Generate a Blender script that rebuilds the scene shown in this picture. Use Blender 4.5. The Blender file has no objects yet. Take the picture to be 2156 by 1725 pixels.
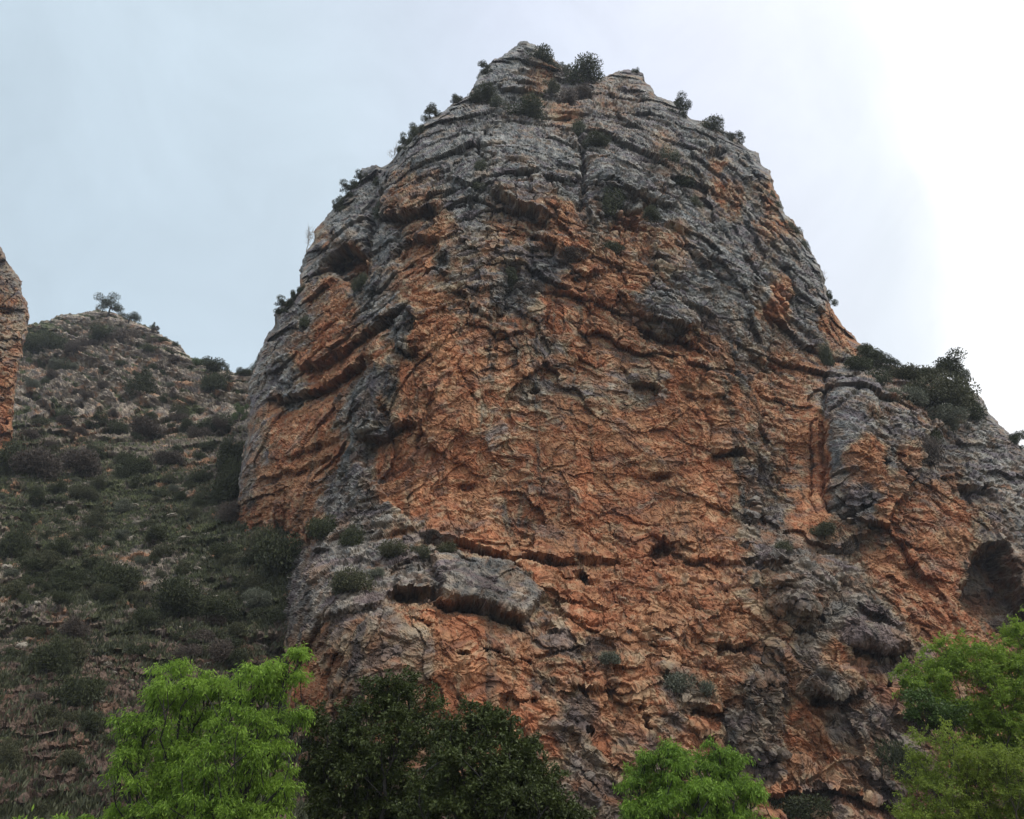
import bpy, math, random
import numpy as np
rad = math.radians
sc = bpy.context.scene
# ------------------------------------------------------------------ camera
PITCH = rad(30.0); CAM = np.array([0.0, 0.0, 1.6]); F = 1725.0
cd = bpy.data.cameras.new("camera"); cam = bpy.data.objects.new("camera", cd); sc.collection.objects.link(cam)
cam.location = CAM; cam.rotation_euler = (rad(90) + PITCH, 0, 0)
cd.sensor_width = 36; cd.lens = 36 * F / 2156; cd.clip_end = 5000
sc.camera = cam
# ------------------------------------------------------------------ world and sun
W = bpy.data.worlds.new("World"); sc.world = W; W.use_nodes = True
SUN_EL, SUN_AZ = 62, 48
def build_world():
    nt = W.node_tree; nt.nodes.clear(); N = nt.nodes.new; L = nt.links.new
    out = N('ShaderNodeOutputWorld'); mix = N('ShaderNodeMixShader'); b1 = N('ShaderNodeBackground'); b2 = N('ShaderNodeBackground')
    sky = N('ShaderNodeTexSky'); sky.sky_type = 'NISHITA'; sky.sun_disc = False
    sky.sun_elevation = rad(SUN_EL); sky.sun_rotation = rad(SUN_AZ); sky.air_density = 1; sky.dust_density = 3
    L(sky.outputs[0], b1.inputs[0]); b1.inputs[1].default_value = 0.1
    tc = N('ShaderNodeTexCoord'); nrm = N('ShaderNodeVectorMath'); nrm.operation = 'NORMALIZE'; L(tc.outputs['Generated'], nrm.inputs[0])
    dot = N('ShaderNodeVectorMath'); dot.operation = 'DOT_PRODUCT'; L(nrm.outputs[0], dot.inputs[0]); dot.inputs[1].default_value = (.90, -.42, -.14)
    nz = N('ShaderNodeTexNoise'); nz.inputs['Scale'].default_value = 2.6; nz.inputs['Detail'].default_value = 7; L(nrm.outputs[0], nz.inputs['Vector'])
    m1 = N('ShaderNodeMath'); m1.operation = 'MULTIPLY_ADD'; L(nz.outputs[0], m1.inputs[0]); m1.inputs[1].default_value = .07; m1.inputs[2].default_value = -.035 + .5
    m2 = N('ShaderNodeMath'); m2.operation = 'MULTIPLY_ADD'; L(dot.outputs['Value'], m2.inputs[0]); m2.inputs[1].default_value = .5; L(m1.outputs[0], m2.inputs[2])
    cr = N('ShaderNodeValToRGB'); e = cr.color_ramp
    st = [(.11, (.54, .655, .745)), (.217, (.60, .71, .80)), (.315, (.68, .75, .88)), (.42, (.75, .80, .92)), (.490, (.80, .86, .93)), (.508, (.88, .93, .97)), (.522, (1.10, 1.11, 1.12)), (.75, (1.25, 1.25, 1.25))]
    while len(e.elements) < len(st): e.elements.new(.5)
    for el, (p, c) in zip(e.elements, st): el.position = p; el.color = (*c, 1)
    L(m2.outputs[0], cr.inputs[0])
    n5 = N('ShaderNodeTexNoise'); n5.inputs['Scale'].default_value = 5; n5.inputs['Detail'].default_value = 8; n5.inputs['Roughness'].default_value = .6; n5.inputs['Distortion'].default_value = .6; L(nrm.outputs[0], n5.inputs['Vector'])
    mr = N('ShaderNodeMapRange'); L(n5.outputs[0], mr.inputs[0]); mr.inputs[1].default_value = .3; mr.inputs[2].default_value = .7; mr.inputs[3].default_value = .93; mr.inputs[4].default_value = 1.06
    vs = N('ShaderNodeVectorMath'); vs.operation = 'SCALE'; L(cr.outputs[0], vs.inputs[0]); L(mr.outputs[0], vs.inputs['Scale']); L(vs.outputs[0], b2.inputs[0]); b2.inputs[1].default_value = 1.0
    mix.inputs[0].default_value = .93
    L(b1.outputs[0], mix.inputs[1]); L(b2.outputs[0], mix.inputs[2]); L(mix.outputs[0], out.inputs[0])
build_world()
sd_ = bpy.data.lights.new("sun", 'SUN'); sun = bpy.data.objects.new("sun", sd_); sc.collection.objects.link(sun)
sd_.energy = 1.5; sd_.angle = rad(10); sd_.color = (1, .96, .9)
from mathutils import Vector
_a = rad(SUN_AZ); _e = rad(SUN_EL)
SUNV = Vector((math.sin(_a) * math.cos(_e), -math.cos(_a) * math.cos(_e), math.sin(_e)))
sun.rotation_euler = SUNV.to_track_quat('Z', 'Y').to_euler()
sc.view_settings.view_transform = 'Standard'; sc.view_settings.look = 'None'; sc.view_settings.exposure = .2; sc.view_settings.gamma = 1
sc.cycles.max_bounces = 6
# ------------------------------------------------------------------ helpers
def ray(px, py):
    a = (px - 1078) / F; b = (862.5 - py) / F
    return np.stack([a, math.cos(PITCH) - b * math.sin(PITCH), math.sin(PITCH) + b * math.cos(PITCH)], -1)
def at(px, py, Y):
    d = ray(np.asarray(px, float), np.asarray(py, float)); return CAM + d * (np.asarray(Y, float) / d[..., 1])[..., None]
def pxm(px, py, Y):                       # metres per photo pixel there
    d = ray(float(px), float(py)); return Y / d[1] / F
rs = np.random.RandomState(7)
PERM = rs.permutation(256).astype(np.int32); PERM = np.concatenate([PERM, PERM, PERM])
G3 = rs.normal(size=(256, 3)); G3 /= np.linalg.norm(G3, axis=1)[:, None]; G3 = G3.astype(np.float32)
R3 = rs.rand(256, 3).astype(np.float32); R1 = rs.rand(256).astype(np.float32) * 2 - 1
def h3(i, j, k): return PERM[PERM[PERM[i & 255] + (j & 255)] + (k & 255)]
def perlin(x, y, z):
    xi = np.floor(x).astype(np.int32); yi = np.floor(y).astype(np.int32); zi = np.floor(z).astype(np.int32)
    x = (x - xi).astype(np.float32); y = (y - yi).astype(np.float32); z = (z - zi).astype(np.float32)
    u, v, w = [t * t * t * (t * (t * 6 - 15) + 10) for t in (x, y, z)]
    r = 0
    for a in (0, 1):
        pa = PERM[(xi + a) & 255]; wa = u if a else 1 - u
        for b in (0, 1):
            pb = PERM[pa + ((yi + b) & 255)]; wb = wa * (v if b else 1 - v)
            for c in (0, 1):
                g = G3[PERM[pb + ((zi + c) & 255)]]
                r = r + wb * (w if c else 1 - w) * (g[..., 0] * (x - a) + g[..., 1] * (y - b) + g[..., 2] * (z - c))
    return r * 1.6
def fbm(q, s, o=3, seed=0, gain=.5, ridge=False):
    t = 0; a = 1
    for k in range(o):
        n = perlin(q[0] * s + 17.3 * seed + 5.1 * k, q[1] * s + 3.7 * seed, q[2] * s - 9.1 * seed)
        t = t + a * ((1 - 2 * np.abs(n)) if ridge else n); a *= gain; s *= 2.07
    return t
def facet(q, s, seed=0, tilt=1.0):
    """chiselled rock: nearest random cell with its own tilted plane; also the gap to the next cell"""
    x = q[0] * s + 31.7 * seed; y = q[1] * s + 11.1 * seed; z = q[2] * s - 7.7 * seed
    xi = np.floor(x).astype(np.int32); yi = np.floor(y).astype(np.int32); zi = np.floor(z).astype(np.int32)
    fx = (x - xi).astype(np.float32); fy = (y - yi).astype(np.float32); fz = (z - zi).astype(np.float32)
    d1 = np.full(fx.shape, 9, np.float32); d2 = d1.copy(); val = np.zeros(fx.shape, np.float32)
    for a in (-1, 0, 1):
        pa = PERM[(xi + a) & 255]
        for b in (-1, 0, 1):
            pb = PERM[pa + ((yi + b) & 255)]
            for c in (-1, 0, 1):
                h = PERM[pb + ((zi + c) & 255)]; r = R3[h]
                dx = fx - a - r[..., 0]; dy = fy - b - r[..., 1]; dz = fz - c - r[..., 2]
                d = dx * dx + dy * dy + dz * dz
                g = G3[h]; m = d < d1
                v = R1[h] * .6 + tilt * (g[..., 0] * dx + g[..., 1] * dy + g[..., 2] * dz)
                d2 = np.where(m, d1, np.minimum(d2, d)); val = np.where(m, v, val); d1 = np.where(m, d, d1)
    return val, np.sqrt(d2) - np.sqrt(d1)
def sstep(a, b, x):
    t = np.clip((x - a) / (b - a), 0, 1); return t * t * (3 - 2 * t)
def tps(pts, gx, gy):
    pts = np.array(pts, float); n = len(pts); X = pts[:, :2] / 1000; V = pts[:, 2:]
    def U(r2): return r2 * np.log(r2 + 1e-9)
    K = U(((X[:, None] - X[None]) ** 2).sum(-1)) + np.eye(n) * .004
    A = np.zeros((n + 3, n + 3)); A[:n, :n] = K; A[:n, n] = 1; A[:n, n + 1:] = X; A[n:, :n] = A[:n, n:].T
    w = np.linalg.solve(A, np.vstack([V, np.zeros((3, V.shape[1]))]))
    x = gx / 1000; y = gy / 1000
    o = w[n, 0] + w[n + 1, 0] * x + w[n + 2, 0] * y
    for i in range(n): o = o + w[i, 0] * U((x - X[i, 0]) ** 2 + (y - X[i, 1]) ** 2)
    return o
def segdist(gx, gy, poly):
    """distance to a polyline and the signed side (positive = below when drawn left to right)"""
    best = np.full(gx.shape, 1e9); sg = np.ones(gx.shape); tt = np.zeros(gx.shape)
    n = len(poly) - 1
    for i in range(n):
        (x0, y0), (x1, y1) = poly[i], poly[i + 1]; dx, dy = x1 - x0, y1 - y0; l2 = dx * dx + dy * dy
        t = np.clip(((gx - x0) * dx + (gy - y0) * dy) / l2, 0, 1)
        ex = gx - x0 - t * dx; ey = gy - y0 - t * dy; d = np.hypot(ex, ey); m = d < best
        s = np.sign(-dy * (gx - x0) + dx * (gy - y0))
        best = np.where(m, d, best); sg = np.where(m, s, sg); tt = np.where(m, (i + t) / n, tt)
    return best, sg, tt
def inside(gx, gy, poly):
    r = np.zeros(gx.shape, bool); n = len(poly)
    for i in range(n):
        (x0, y0), (x1, y1) = poly[i], poly[(i + 1) % n]
        if y0 == y1: continue
        r ^= ((y0 > gy) != (y1 > gy)) & (gx < (x1 - x0) * (gy - y0) / (y1 - y0) + x0)
    return r
def up(a, f, shape):                     # bilinear upsample of a coarse grid by factor f
    H, Wd = shape; ys = np.minimum(np.arange(H) / f, a.shape[0] - 1.001); xs = np.minimum(np.arange(Wd) / f, a.shape[1] - 1.001)
    y0 = ys.astype(int); x0 = xs.astype(int); fy = (ys - y0)[:, None]; fx = (xs - x0)[None]
    A = a[y0]; B = a[y0 + 1]; A = A[:, x0] * (1 - fx) + A[:, x0 + 1] * fx; B = B[:, x0] * (1 - fx) + B[:, x0 + 1] * fx
    return A * (1 - fy) + B * fy
def mesh_np(name, V, faces, mat, smooth=True, col=None, mats=None):
    """faces: (n,4) or (n,3) int array"""
    me = bpy.data.meshes.new(name); k = faces.shape[1]; n = len(faces)
    me.vertices.add(len(V)); me.vertices.foreach_set("co", np.ascontiguousarray(V, np.float32).ravel())
    me.loops.add(n * k); me.loops.foreach_set("vertex_index", np.ascontiguousarray(faces, np.int32).ravel())
    me.polygons.add(n); me.polygons.foreach_set("loop_start", np.arange(0, n * k, k, dtype=np.int32))
    me.polygons.foreach_set("use_smooth", np.full(n, smooth))
    me.update(calc_edges=True)
    if col is not None:
        a = me.color_attributes.new("Col", 'FLOAT_COLOR', 'POINT')
        c = np.ones((len(V), 4), np.float32); c[:, :3] = col; a.data.foreach_set("color", c.ravel())
    me.materials.append(mat); return me
def link(name, me, parent=None, **props):
    o = bpy.data.objects.new(name, me); sc.collection.objects.link(o)
    if parent: o.parent = parent
    for k, v in props.items():
        if v: o[k] = v
    return o
# ------------------------------------------------------------------ materials
def mat_rock(name, bump=.5, scale=1.0):
    m = bpy.data.materials.new(name); m.use_nodes = True; nt = m.node_tree; N = nt.nodes.new; L = nt.links.new
    bs = nt.nodes['Principled BSDF']; bs.inputs['Roughness'].default_value = .92; bs.inputs['Specular IOR Level'].default_value = .15
    at_ = N('ShaderNodeAttribute'); at_.attribute_name = "Col"; g = N('ShaderNodeNewGeometry')
    n1 = N('ShaderNodeTexNoise'); n1.inputs['Scale'].default_value = 4.5 * scale; n1.inputs['Detail'].default_value = 8; n1.inputs['Roughness'].default_value = .7; L(g.outputs['Position'], n1.inputs['Vector'])
    r = N('ShaderNodeMapRange'); L(n1.outputs[0], r.inputs[0]); r.inputs[1].default_value = .25; r.inputs[2].default_value = .75; r.inputs[3].default_value = .55; r.inputs[4].default_value = 1.45
    mx = N('ShaderNodeVectorMath'); mx.operation = 'SCALE'; L(at_.outputs['Color'], mx.inputs[0]); L(r.outputs[0], mx.inputs['Scale'])
    L(mx.outputs[0], bs.inputs['Base Color'])
    n2 = N('ShaderNodeTexNoise'); n2.inputs['Scale'].default_value = 7 * scale; n2.inputs['Detail'].default_value = 6; n2.inputs['Roughness'].default_value = .65; L(g.outputs['Position'], n2.inputs['Vector'])
    b = N('ShaderNodeBump'); b.inputs['Strength'].default_value = bump; b.inputs['Distance'].default_value = .12; L(n2.outputs[0], b.inputs['Height']); L(b.outputs[0], bs.inputs['Normal'])
    return m
def mat_leaf(name, c1, c2, trans=.35, rough=.55, scale=1.2):
    m = bpy.data.materials.new(name); m.use_nodes = True; nt = m.node_tree; N = nt.nodes.new; L = nt.links.new
    bs = nt.nodes['Principled BSDF']; out = nt.nodes['Material Output']; bs.inputs['Roughness'].default_value = rough; bs.inputs['Specular IOR Level'].default_value = .3
    g = N('ShaderNodeNewGeometry'); n1 = N('ShaderNodeTexNoise'); n1.inputs['Scale'].default_value = scale; n1.inputs['Detail'].default_value = 4; L(g.outputs['Position'], n1.inputs['Vector'])
    ad = N('ShaderNodeMath'); ad.operation = 'MULTIPLY_ADD'; L(g.outputs['Random Per Island'], ad.inputs[0]); ad.inputs[1].default_value = .6; L(n1.outputs[0], ad.inputs[2])
    cr = N('ShaderNodeValToRGB'); cr.color_ramp.elements[0].position = .4; cr.color_ramp.elements[1].position = 1.05 if False else 1.0
    cr.color_ramp.elements[0].color = (*c1, 1); cr.color_ramp.elements[1].color = (*c2, 1); L(ad.outputs[0], cr.inputs[0]); L(cr.outputs[0], bs.inputs['Base Color'])
    tr = N('ShaderNodeBsdfTranslucent'); L(cr.outputs[0], tr.inputs[0]); mx = N('ShaderNodeMixShader'); mx.inputs[0].default_value = trans
    L(bs.outputs[0], mx.inputs[1]); L(tr.outputs[0], mx.inputs[2]); L(mx.outputs[0], out.inputs[0])
    return m
def mat_bark(name, c):
    m = bpy.data.materials.new(name); m.use_nodes = True; nt = m.node_tree; N = nt.nodes.new; L = nt.links.new
    bs = nt.nodes['Principled BSDF']; bs.inputs['Roughness'].default_value = .9
    g = N('ShaderNodeNewGeometry'); n1 = N('ShaderNodeTexNoise'); n1.inputs['Scale'].default_value = 12; n1.inputs['Detail'].default_value = 6; L(g.outputs['Position'], n1.inputs['Vector'])
    cr = N('ShaderNodeValToRGB'); cr.color_ramp.elements[0].position = .3; cr.color_ramp.elements[1].position = .7
    cr.color_ramp.elements[0].color = (c[0] * .5, c[1] * .5, c[2] * .5, 1); cr.color_ramp.elements[1].color = (*c, 1); L(n1.outputs[0], cr.inputs[0]); L(cr.outputs[0], bs.inputs['Base Color'])
    return m
M_ROCK = mat_rock("rock_mat"); M_SLOPE = mat_rock("slope_mat", .8, .8)
BARK = mat_bark("bark_mat", (.09, .075, .06)); BARK_D = mat_bark("dark_bark_mat", (.035, .032, .03)); DRY = mat_bark("dry_wood_mat", (.38, .34, .30))
# ------------------------------------------------------------------ traced data of the massif (photo pixels -> depth in metres)
OUT_MAIN = [(600, 1990), (600, 1500), (608, 1400), (590, 1330), (545, 1290), (505, 1220), (490, 1150), (491, 1112), (500, 1060), (508, 1000), (516, 950), (528, 870), (524, 810), (532, 785), (545, 760), (556, 720), (568, 700), (585, 690), (580, 662), (590, 645), (612, 632), (632, 610), (630, 570), (642, 540), (662, 505), (662, 488), (690, 455), (705, 435), (735, 405), (757, 380), (762, 355), (790, 349), (801, 360), (822, 348), (835, 345), (838, 312), (862, 290), (885, 268), (905, 250), (940, 230), (985, 203), (995, 185), (1010, 155), (1040, 128), (1070, 112), (1092, 92), (1108, 88), (1122, 92), (1148, 108), (1162, 125), (1180, 140), (1215, 152), (1262, 172), (1275, 162), (1300, 150), (1340, 148), (1352, 160), (1356, 172), (1376, 190), (1378, 204), (1400, 210), (1432, 222), (1450, 250), (1500, 262), (1545, 288), (1564, 305), (1568, 318), (1580, 316), (1594, 322), (1598, 345), (1620, 362), (1630, 395), (1641, 420), (1650, 452), (1690, 492), (1702, 525), (1728, 572), (1740, 610), (1750, 650), (1775, 690), (1800, 712), (1822, 738), (1850, 760), (1900, 776), (1950, 790), (2010, 805), (2058, 835), (2085, 872), (2112, 900), (2160, 948), (2250, 1030), (2400, 1100), (2450, 1300), (2450, 1990)]
DEP_MAIN = [(620, 1750, 46.5), (900, 1750, 43.5), (1300, 1750, 45), (1700, 1750, 49), (2100, 1750, 52), (2400, 1750, 53), (620, 1960, 46), (1300, 1960, 44), (2100, 1960, 51), (600, 1235, 68), (560, 1190, 73), (520, 1180, 76), (575, 1290, 66), (610, 1330, 58), (640, 1270, 55.5), (625, 1160, 66),
 (620, 1450, 51), (900, 1450, 47), (1300, 1450, 48), (1700, 1450, 52), (2000, 1450, 54), (2350, 1450, 56), (650, 1220, 55), (780, 1190, 52), (900, 1200, 50.5), (1150, 1200, 53), (1400, 1200, 56), (1700, 1200, 56), (1900, 1250, 57), (2100, 1250, 60), (2350, 1250, 62),
 (770, 1120, 56.5), (1000, 1105, 57.5), (1300, 1110, 60), (1600, 1110, 62), (1740, 1130, 62), (520, 1080, 74), (620, 1080, 66), (700, 1080, 60.5), (820, 1000, 58), (1000, 950, 58.5), (1300, 950, 61), (1600, 950, 64), (1700, 950, 68), (1790, 950, 63), (1880, 950, 62.5), (2000, 1000, 65), (2150, 1050, 70), (2380, 1150, 78),
 (535, 860, 76), (650, 860, 68), (760, 860, 61), (1000, 800, 59.5), (1300, 800, 62), (1600, 800, 67), (1700, 800, 72), (1800, 820, 67), (1950, 850, 71), (2050, 860, 78),
 (600, 660, 78), (700, 660, 70), (820, 650, 62), (1000, 650, 61), (1300, 650, 64), (1600, 650, 71), (1730, 650, 80), (1800, 740, 82), (660, 520, 80), (760, 500, 74), (850, 450, 68), (1000, 500, 64), (1250, 500, 66), (1500, 500, 72), (1680, 520, 84),
 (780, 370, 81), (900, 330, 74), (1050, 330, 71), (1250, 330, 73), (1500, 350, 81), (1600, 360, 88), (900, 260, 80), (1050, 230, 79), (1250, 230, 83), (1400, 230, 89), (1550, 300, 91), (1020, 160, 89), (1110, 110, 92), (1200, 170, 93), (1300, 170, 94)]
# ledges: (points left->right, recess below m, falloff below px, lift above m, falloff above px)
LEDGE = [
 ([(863, 395), (878, 375), (908, 366), (938, 365), (978, 376), (998, 390)], .9, 40, .5, 25),
 ([(1013, 392), (1058, 402), (1075, 425), (1113, 434), (1133, 445), (1160, 465), (1168, 492)], 2.6, 60, .8, 40),
 ([(805, 452), (840, 445), (870, 432), (898, 420), (928, 435)], 2.6, 45, .6, 30),
 ([(803, 545), (840, 502), (868, 487), (898, 490), (930, 497)], 2.4, 55, .5, 30),
 ([(679, 548), (697, 535), (722, 515), (747, 518), (769, 530)], 3.2, 60, .6, 40),
 ([(832, 350), (810, 400), (803, 440), (800, 470), (772, 535), (759, 565), (754, 600)], 4.0, 70, .8, 30),
 ([(624, 781), (675, 757), (714, 726), (761, 695), (800, 668), (850, 640)], 2.4, 50, .5, 30),
 ([(561, 842), (604, 834), (636, 822), (690, 800), (737, 768), (761, 738)], 2.6, 45, .5, 25),
 ([(600, 965), (647, 941), (714, 914)], 1.0, 30, .2, 20),
 ([(545, 1010), (600, 990), (660, 968), (700, 950)], 1.0, 35, .2, 20),
 ([(761, 926), (776, 922), (804, 918), (815, 900), (847, 889), (884, 894)], 1.9, 35, .5, 25),
 ([(893, 1128), (854, 1093), (815, 1054), (784, 1019), (761, 980), (758, 925)], 1.3, 90, .5, 30),
 ([(835, 728), (862, 732), (885, 735)], 1.4, 25, .5, 20),
 ([(835, 735), (838, 690), (850, 655), (868, 648)], -.9, 30, 0, 10),
 ([(854, 1110), (901, 1109), (979, 1127), (1069, 1152), (1136, 1166), (1190, 1173), (1253, 1170), (1320, 1178)], 2.0, 16, .4, 30),
 ([(1356, 1163), (1392, 1133), (1433, 1167)], 1.6, 24, .4, 20),
 ([(1433, 1172), (1500, 1180), (1560, 1190), (1600, 1178)], 1.2, 22, .3, 20),
 ([(916, 1256), (940, 1262), (1014, 1278), (1060, 1292), (1102, 1304), (1114, 1330)], 2.3, 26, 0, 10),
 ([(833, 1220), (845, 1228), (873, 1232), (908, 1240), (918, 1230)], 2.2, 30, .8, 24),
 ([(680, 1306), (708, 1295), (757, 1278), (817, 1274)], .8, 22, .2, 15), ([(866, 1299), (915, 1307)], .8, 18, .3, 15),
 ([(1180, 1200), (1205, 1198), (1255, 1205)], 2.2, 22, .3, 20), ([(1150, 1260), (1200, 1262), (1290, 1280)], .9, 22, .3, 20),
 ([(1347, 680), (1374, 690), (1415, 704), (1455, 715), (1487, 742)], 2.4, 45, .4, 25),
 ([(1498, 946), (1523, 952), (1550, 940), (1571, 956)], 2.4, 22, .5, 18),
 ([(1328, 807), (1369, 807), (1396, 822)], 1.3, 30, .3, 20), ([(1440, 820), (1490, 835), (1530, 830)], .8, 25, .2, 20),
 ([(1310, 760), (1330, 790), (1345, 810)], .7, 20, .2, 20),
 ([(2049, 1091), (2014, 1044), (1981, 1009), (1970, 962), (1944, 918)], 3.0, 55, .6, 25),
 ([(1900, 1075), (1899, 1010), (1893, 985)], 1.8, 30, .4, 15), ([(2040, 1010), (2070, 1015), (2090, 1010)], 2.2, 30, .4, 20),
 ([(1792, 1358), (1861, 1376), (1913, 1364)], 2.0, 25, .3, 20), ([(1595, 1663), (1638, 1676), (1685, 1672), (1745, 1664), (1784, 1668), (1831, 1687), (1866, 1694), (1900, 1715)], 2.2, 14, .5, 25),
 ([(1703, 1453), (1735, 1468), (1775, 1464), (1812, 1450)], 1.9, 26, .5, 20), ([(1460, 1476), (1505, 1490), (1530, 1480)], 1.5, 25, .4, 20),
 ([(1365, 1320), (1395, 1325), (1420, 1322)], 1.3, 15, .3, 14), ([(1310, 1320), (1350, 1335), (1395, 1340)], .9, 18, .3, 14),
 ([(1500, 1355), (1545, 1360), (1590, 1345)], 1.5, 18, .4, 16), ([(1200, 1440), (1250, 1452), (1300, 1440)], 1.0, 18, .4, 14), ([(1060, 1465), (1100, 1478), (1140, 1470)], 1.4, 20, .4, 16),
 ([(1478, 318), (1503, 310), (1528, 312)], 2.6, 34, .4, 20), ([(1274, 168), (1301, 175), (1336, 186), (1351, 198), (1376, 208)], 1.1, 24, .2, 15),
 ([(926, 256), (984, 248), (1026, 234), (1066, 234), (1126, 247), (1191, 264)], .9, 16, .4, 14), ([(1191, 264), (1214, 300), (1226, 318)], 1.2, 18, .3, 14),
 ([(1383, 467), (1438, 490), (1478, 545), (1530, 585)], 1.5, 30, .5, 25), ([(1290, 440), (1320, 455), (1345, 450)], 1.8, 35, .3, 20), ([(1205, 575), (1240, 578), (1272, 568)], 1.3, 25, .5, 20),
 ([(1040, 690), (1060, 700), (1100, 690)], 1.1, 16, .3, 14), ([(960, 590), (1000, 640), (1045, 665)], .9, 25, .3, 20), ([(1110, 515), (1150, 520), (1200, 540)], .8, 20, .3, 14),
 ([(1750, 1010), (1775, 1000), (1830, 985)], .9, 18, .3, 12), ([(1770, 1085), (1810, 1072), (1835, 1060)], 1.3, 18, .4, 14), ([(1430, 800), (1460, 815), (1475, 790)], .8, 16, .2, 12),
 ([(1575, 740), (1620, 760), (1660, 790)], 1.2, 24, .4, 20), ([(1640, 640), (1690, 690), (1730, 720)], 1.0, 24, .4, 20), ([(1590, 1110), (1600, 1050), (1585, 980)], 1.2, 40, .6, 25),
 ([(1600, 1200), (1640, 1215), (1660, 1200)], 1.2, 25, .5, 20), ([(1640, 1290), (1700, 1300), (1750, 1290)], 1.0, 22, .5, 18), ([(1800, 1270), (1850, 1290), (1900, 1330)], .9, 22, .4, 18),
]
CRACK = [([(1216, 262), (1226, 300), (1231, 350), (1229, 402), (1222, 440)], 3.0, 7), ([(1046, 252), (1026, 272), (1006, 300), (1010, 320), (1026, 342)], 2.0, 4), ([(769, 430), (771, 480), (769, 530)], 1.6, 5),
 ([(697, 485), (709, 465), (734, 457), (756, 462)], .8, 3), ([(909, 840), (903, 871), (878, 941)], 1.2, 8), ([(1119, 1383), (1165, 1373), (1218, 1362)], .7, 3), ([(1014, 1369), (1066, 1383), (1119, 1397)], .6, 3),
 ([(1738, 785), (1733, 870), (1731, 950), (1730, 1044), (1748, 1090)], .9, 5), ([(1731, 869), (1706, 896), (1707, 939), (1706, 1056), (1722, 1092)], .6, 3), ([(1744, 833), (1773, 812), (1815, 810)], .7, 3), ([(1749, 873), (1780, 857), (1812, 828)], .7, 3),
 ([(1078, 556), (1075, 600), (1062, 640), (1046, 662)], 2.0, 12), ([(1570, 316), (1576, 350), (1613, 398)], 1.6, 5), ([(996, 390), (1000, 420), (990, 470)], .8, 6), ([(1085, 425), (1140, 500), (1170, 540)], .5, 4),
 ([(1300, 1180), (1290, 1250), (1330, 1310)], .5, 3), ([(960, 760), (985, 800), (1000, 850)], .5, 4), ([(1480, 860), (1500, 900), (1495, 940)], .4, 4), ([(1395, 335), (1340, 400), (1325, 460)], .7, 5), ([(1065, 210), (1100, 195), (1120, 188)], .6, 3),
 ([(880, 1215), (882, 1185), (895, 1170)], .8, 3), ([(1870, 858), (1910, 870), (1925, 900)], .8, 3), ([(1420, 265), (1500, 330), (1580, 420)], .5, 4), ([(1640, 500), (1600, 560), (1650, 640)], .5, 4)]
PIT = [(1175, 1327, 14, 9, 2.5), (978, 1381, 13, 8, 1.5), (930, 547, 19, 17, 2.0), (1396, 1004, 24, 12, 1.2), (1869, 971, 11, 11, 2.0), (1631, 1598, 10, 11, 2.5), (1242, 1537, 9, 10, 1.5), (1870, 1448, 9, 13, 2), (1108, 418, 28, 14, 1.2), (905, 440, 26, 14, 1.2), (745, 570, 25, 30, 2.0), (1355, 1480, 8, 14, 1.5), (1365, 1520, 7, 18, 1.3), (1490, 1500, 14, 6, 1.3), (1330, 480, 20, 25, 1.2), (1380, 545, 16, 10, .8), (985, 1020, 18, 10, .9), (1130, 820, 12, 10, 1.0), (1430, 700, 20, 12, 1.2), (885, 715, 12, 8, .7)]
BULGE = [([(912, 1162), (978, 1156), (1049, 1174), (1102, 1200), (1146, 1250), (1106, 1306), (1014, 1280), (918, 1259), (934, 1229), (917, 1193)], 1.5, 9), ([(790, 690), (845, 660), (850, 740), (815, 860), (810, 900), (760, 925), (740, 880), (760, 800)], 1.3, 22), ([(1706, 885), (1731, 870), (1730, 1090), (1708, 1085)], .2, 12), ([(1347, 630), (1405, 615), (1469, 665), (1475, 696), (1396, 696), (1342, 660)], 1.6, 25), ([(1792, 1308), (1874, 1323), (1915, 1362), (1861, 1376), (1790, 1358)], 1.4, 18),
 ([(700, 470), (735, 440), (766, 450), (768, 530), (722, 518), (684, 545)], 2.2, 28), ([(1380, 470), (1430, 480), (1470, 560), (1450, 600), (1370, 560), (1375, 500)], 1.3, 30), ([(1600, 1180), (1700, 1170), (1760, 1240), (1700, 1330), (1620, 1290)], 1.6, 40), ([(1740, 790), (1850, 790), (1850, 900), (1810, 1050), (1740, 1080)], 1.2, 35),
 ([(1240, 330), (1330, 320), (1400, 430), (1330, 450), (1250, 420)], 1.8, 40), ([(860, 700), (900, 690), (900, 735), (835, 740), (838, 700)], .8, 16), ([(1530, 1420), (1650, 1430), (1660, 1600), (1540, 1600)], 1.0, 40), ([(1720, 1400), (1830, 1400), (1820, 1450), (1760, 1470), (1700, 1455)], 1.2, 25)]
CAVE = [(2040, 1178), (2063, 1140), (2121, 1140), (2140, 1178), (2168, 1246), (2200, 1320), (2150, 1350), (2108, 1333), (2063, 1305), (2013, 1287), (2017, 1233), (2040, 1205)]
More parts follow.
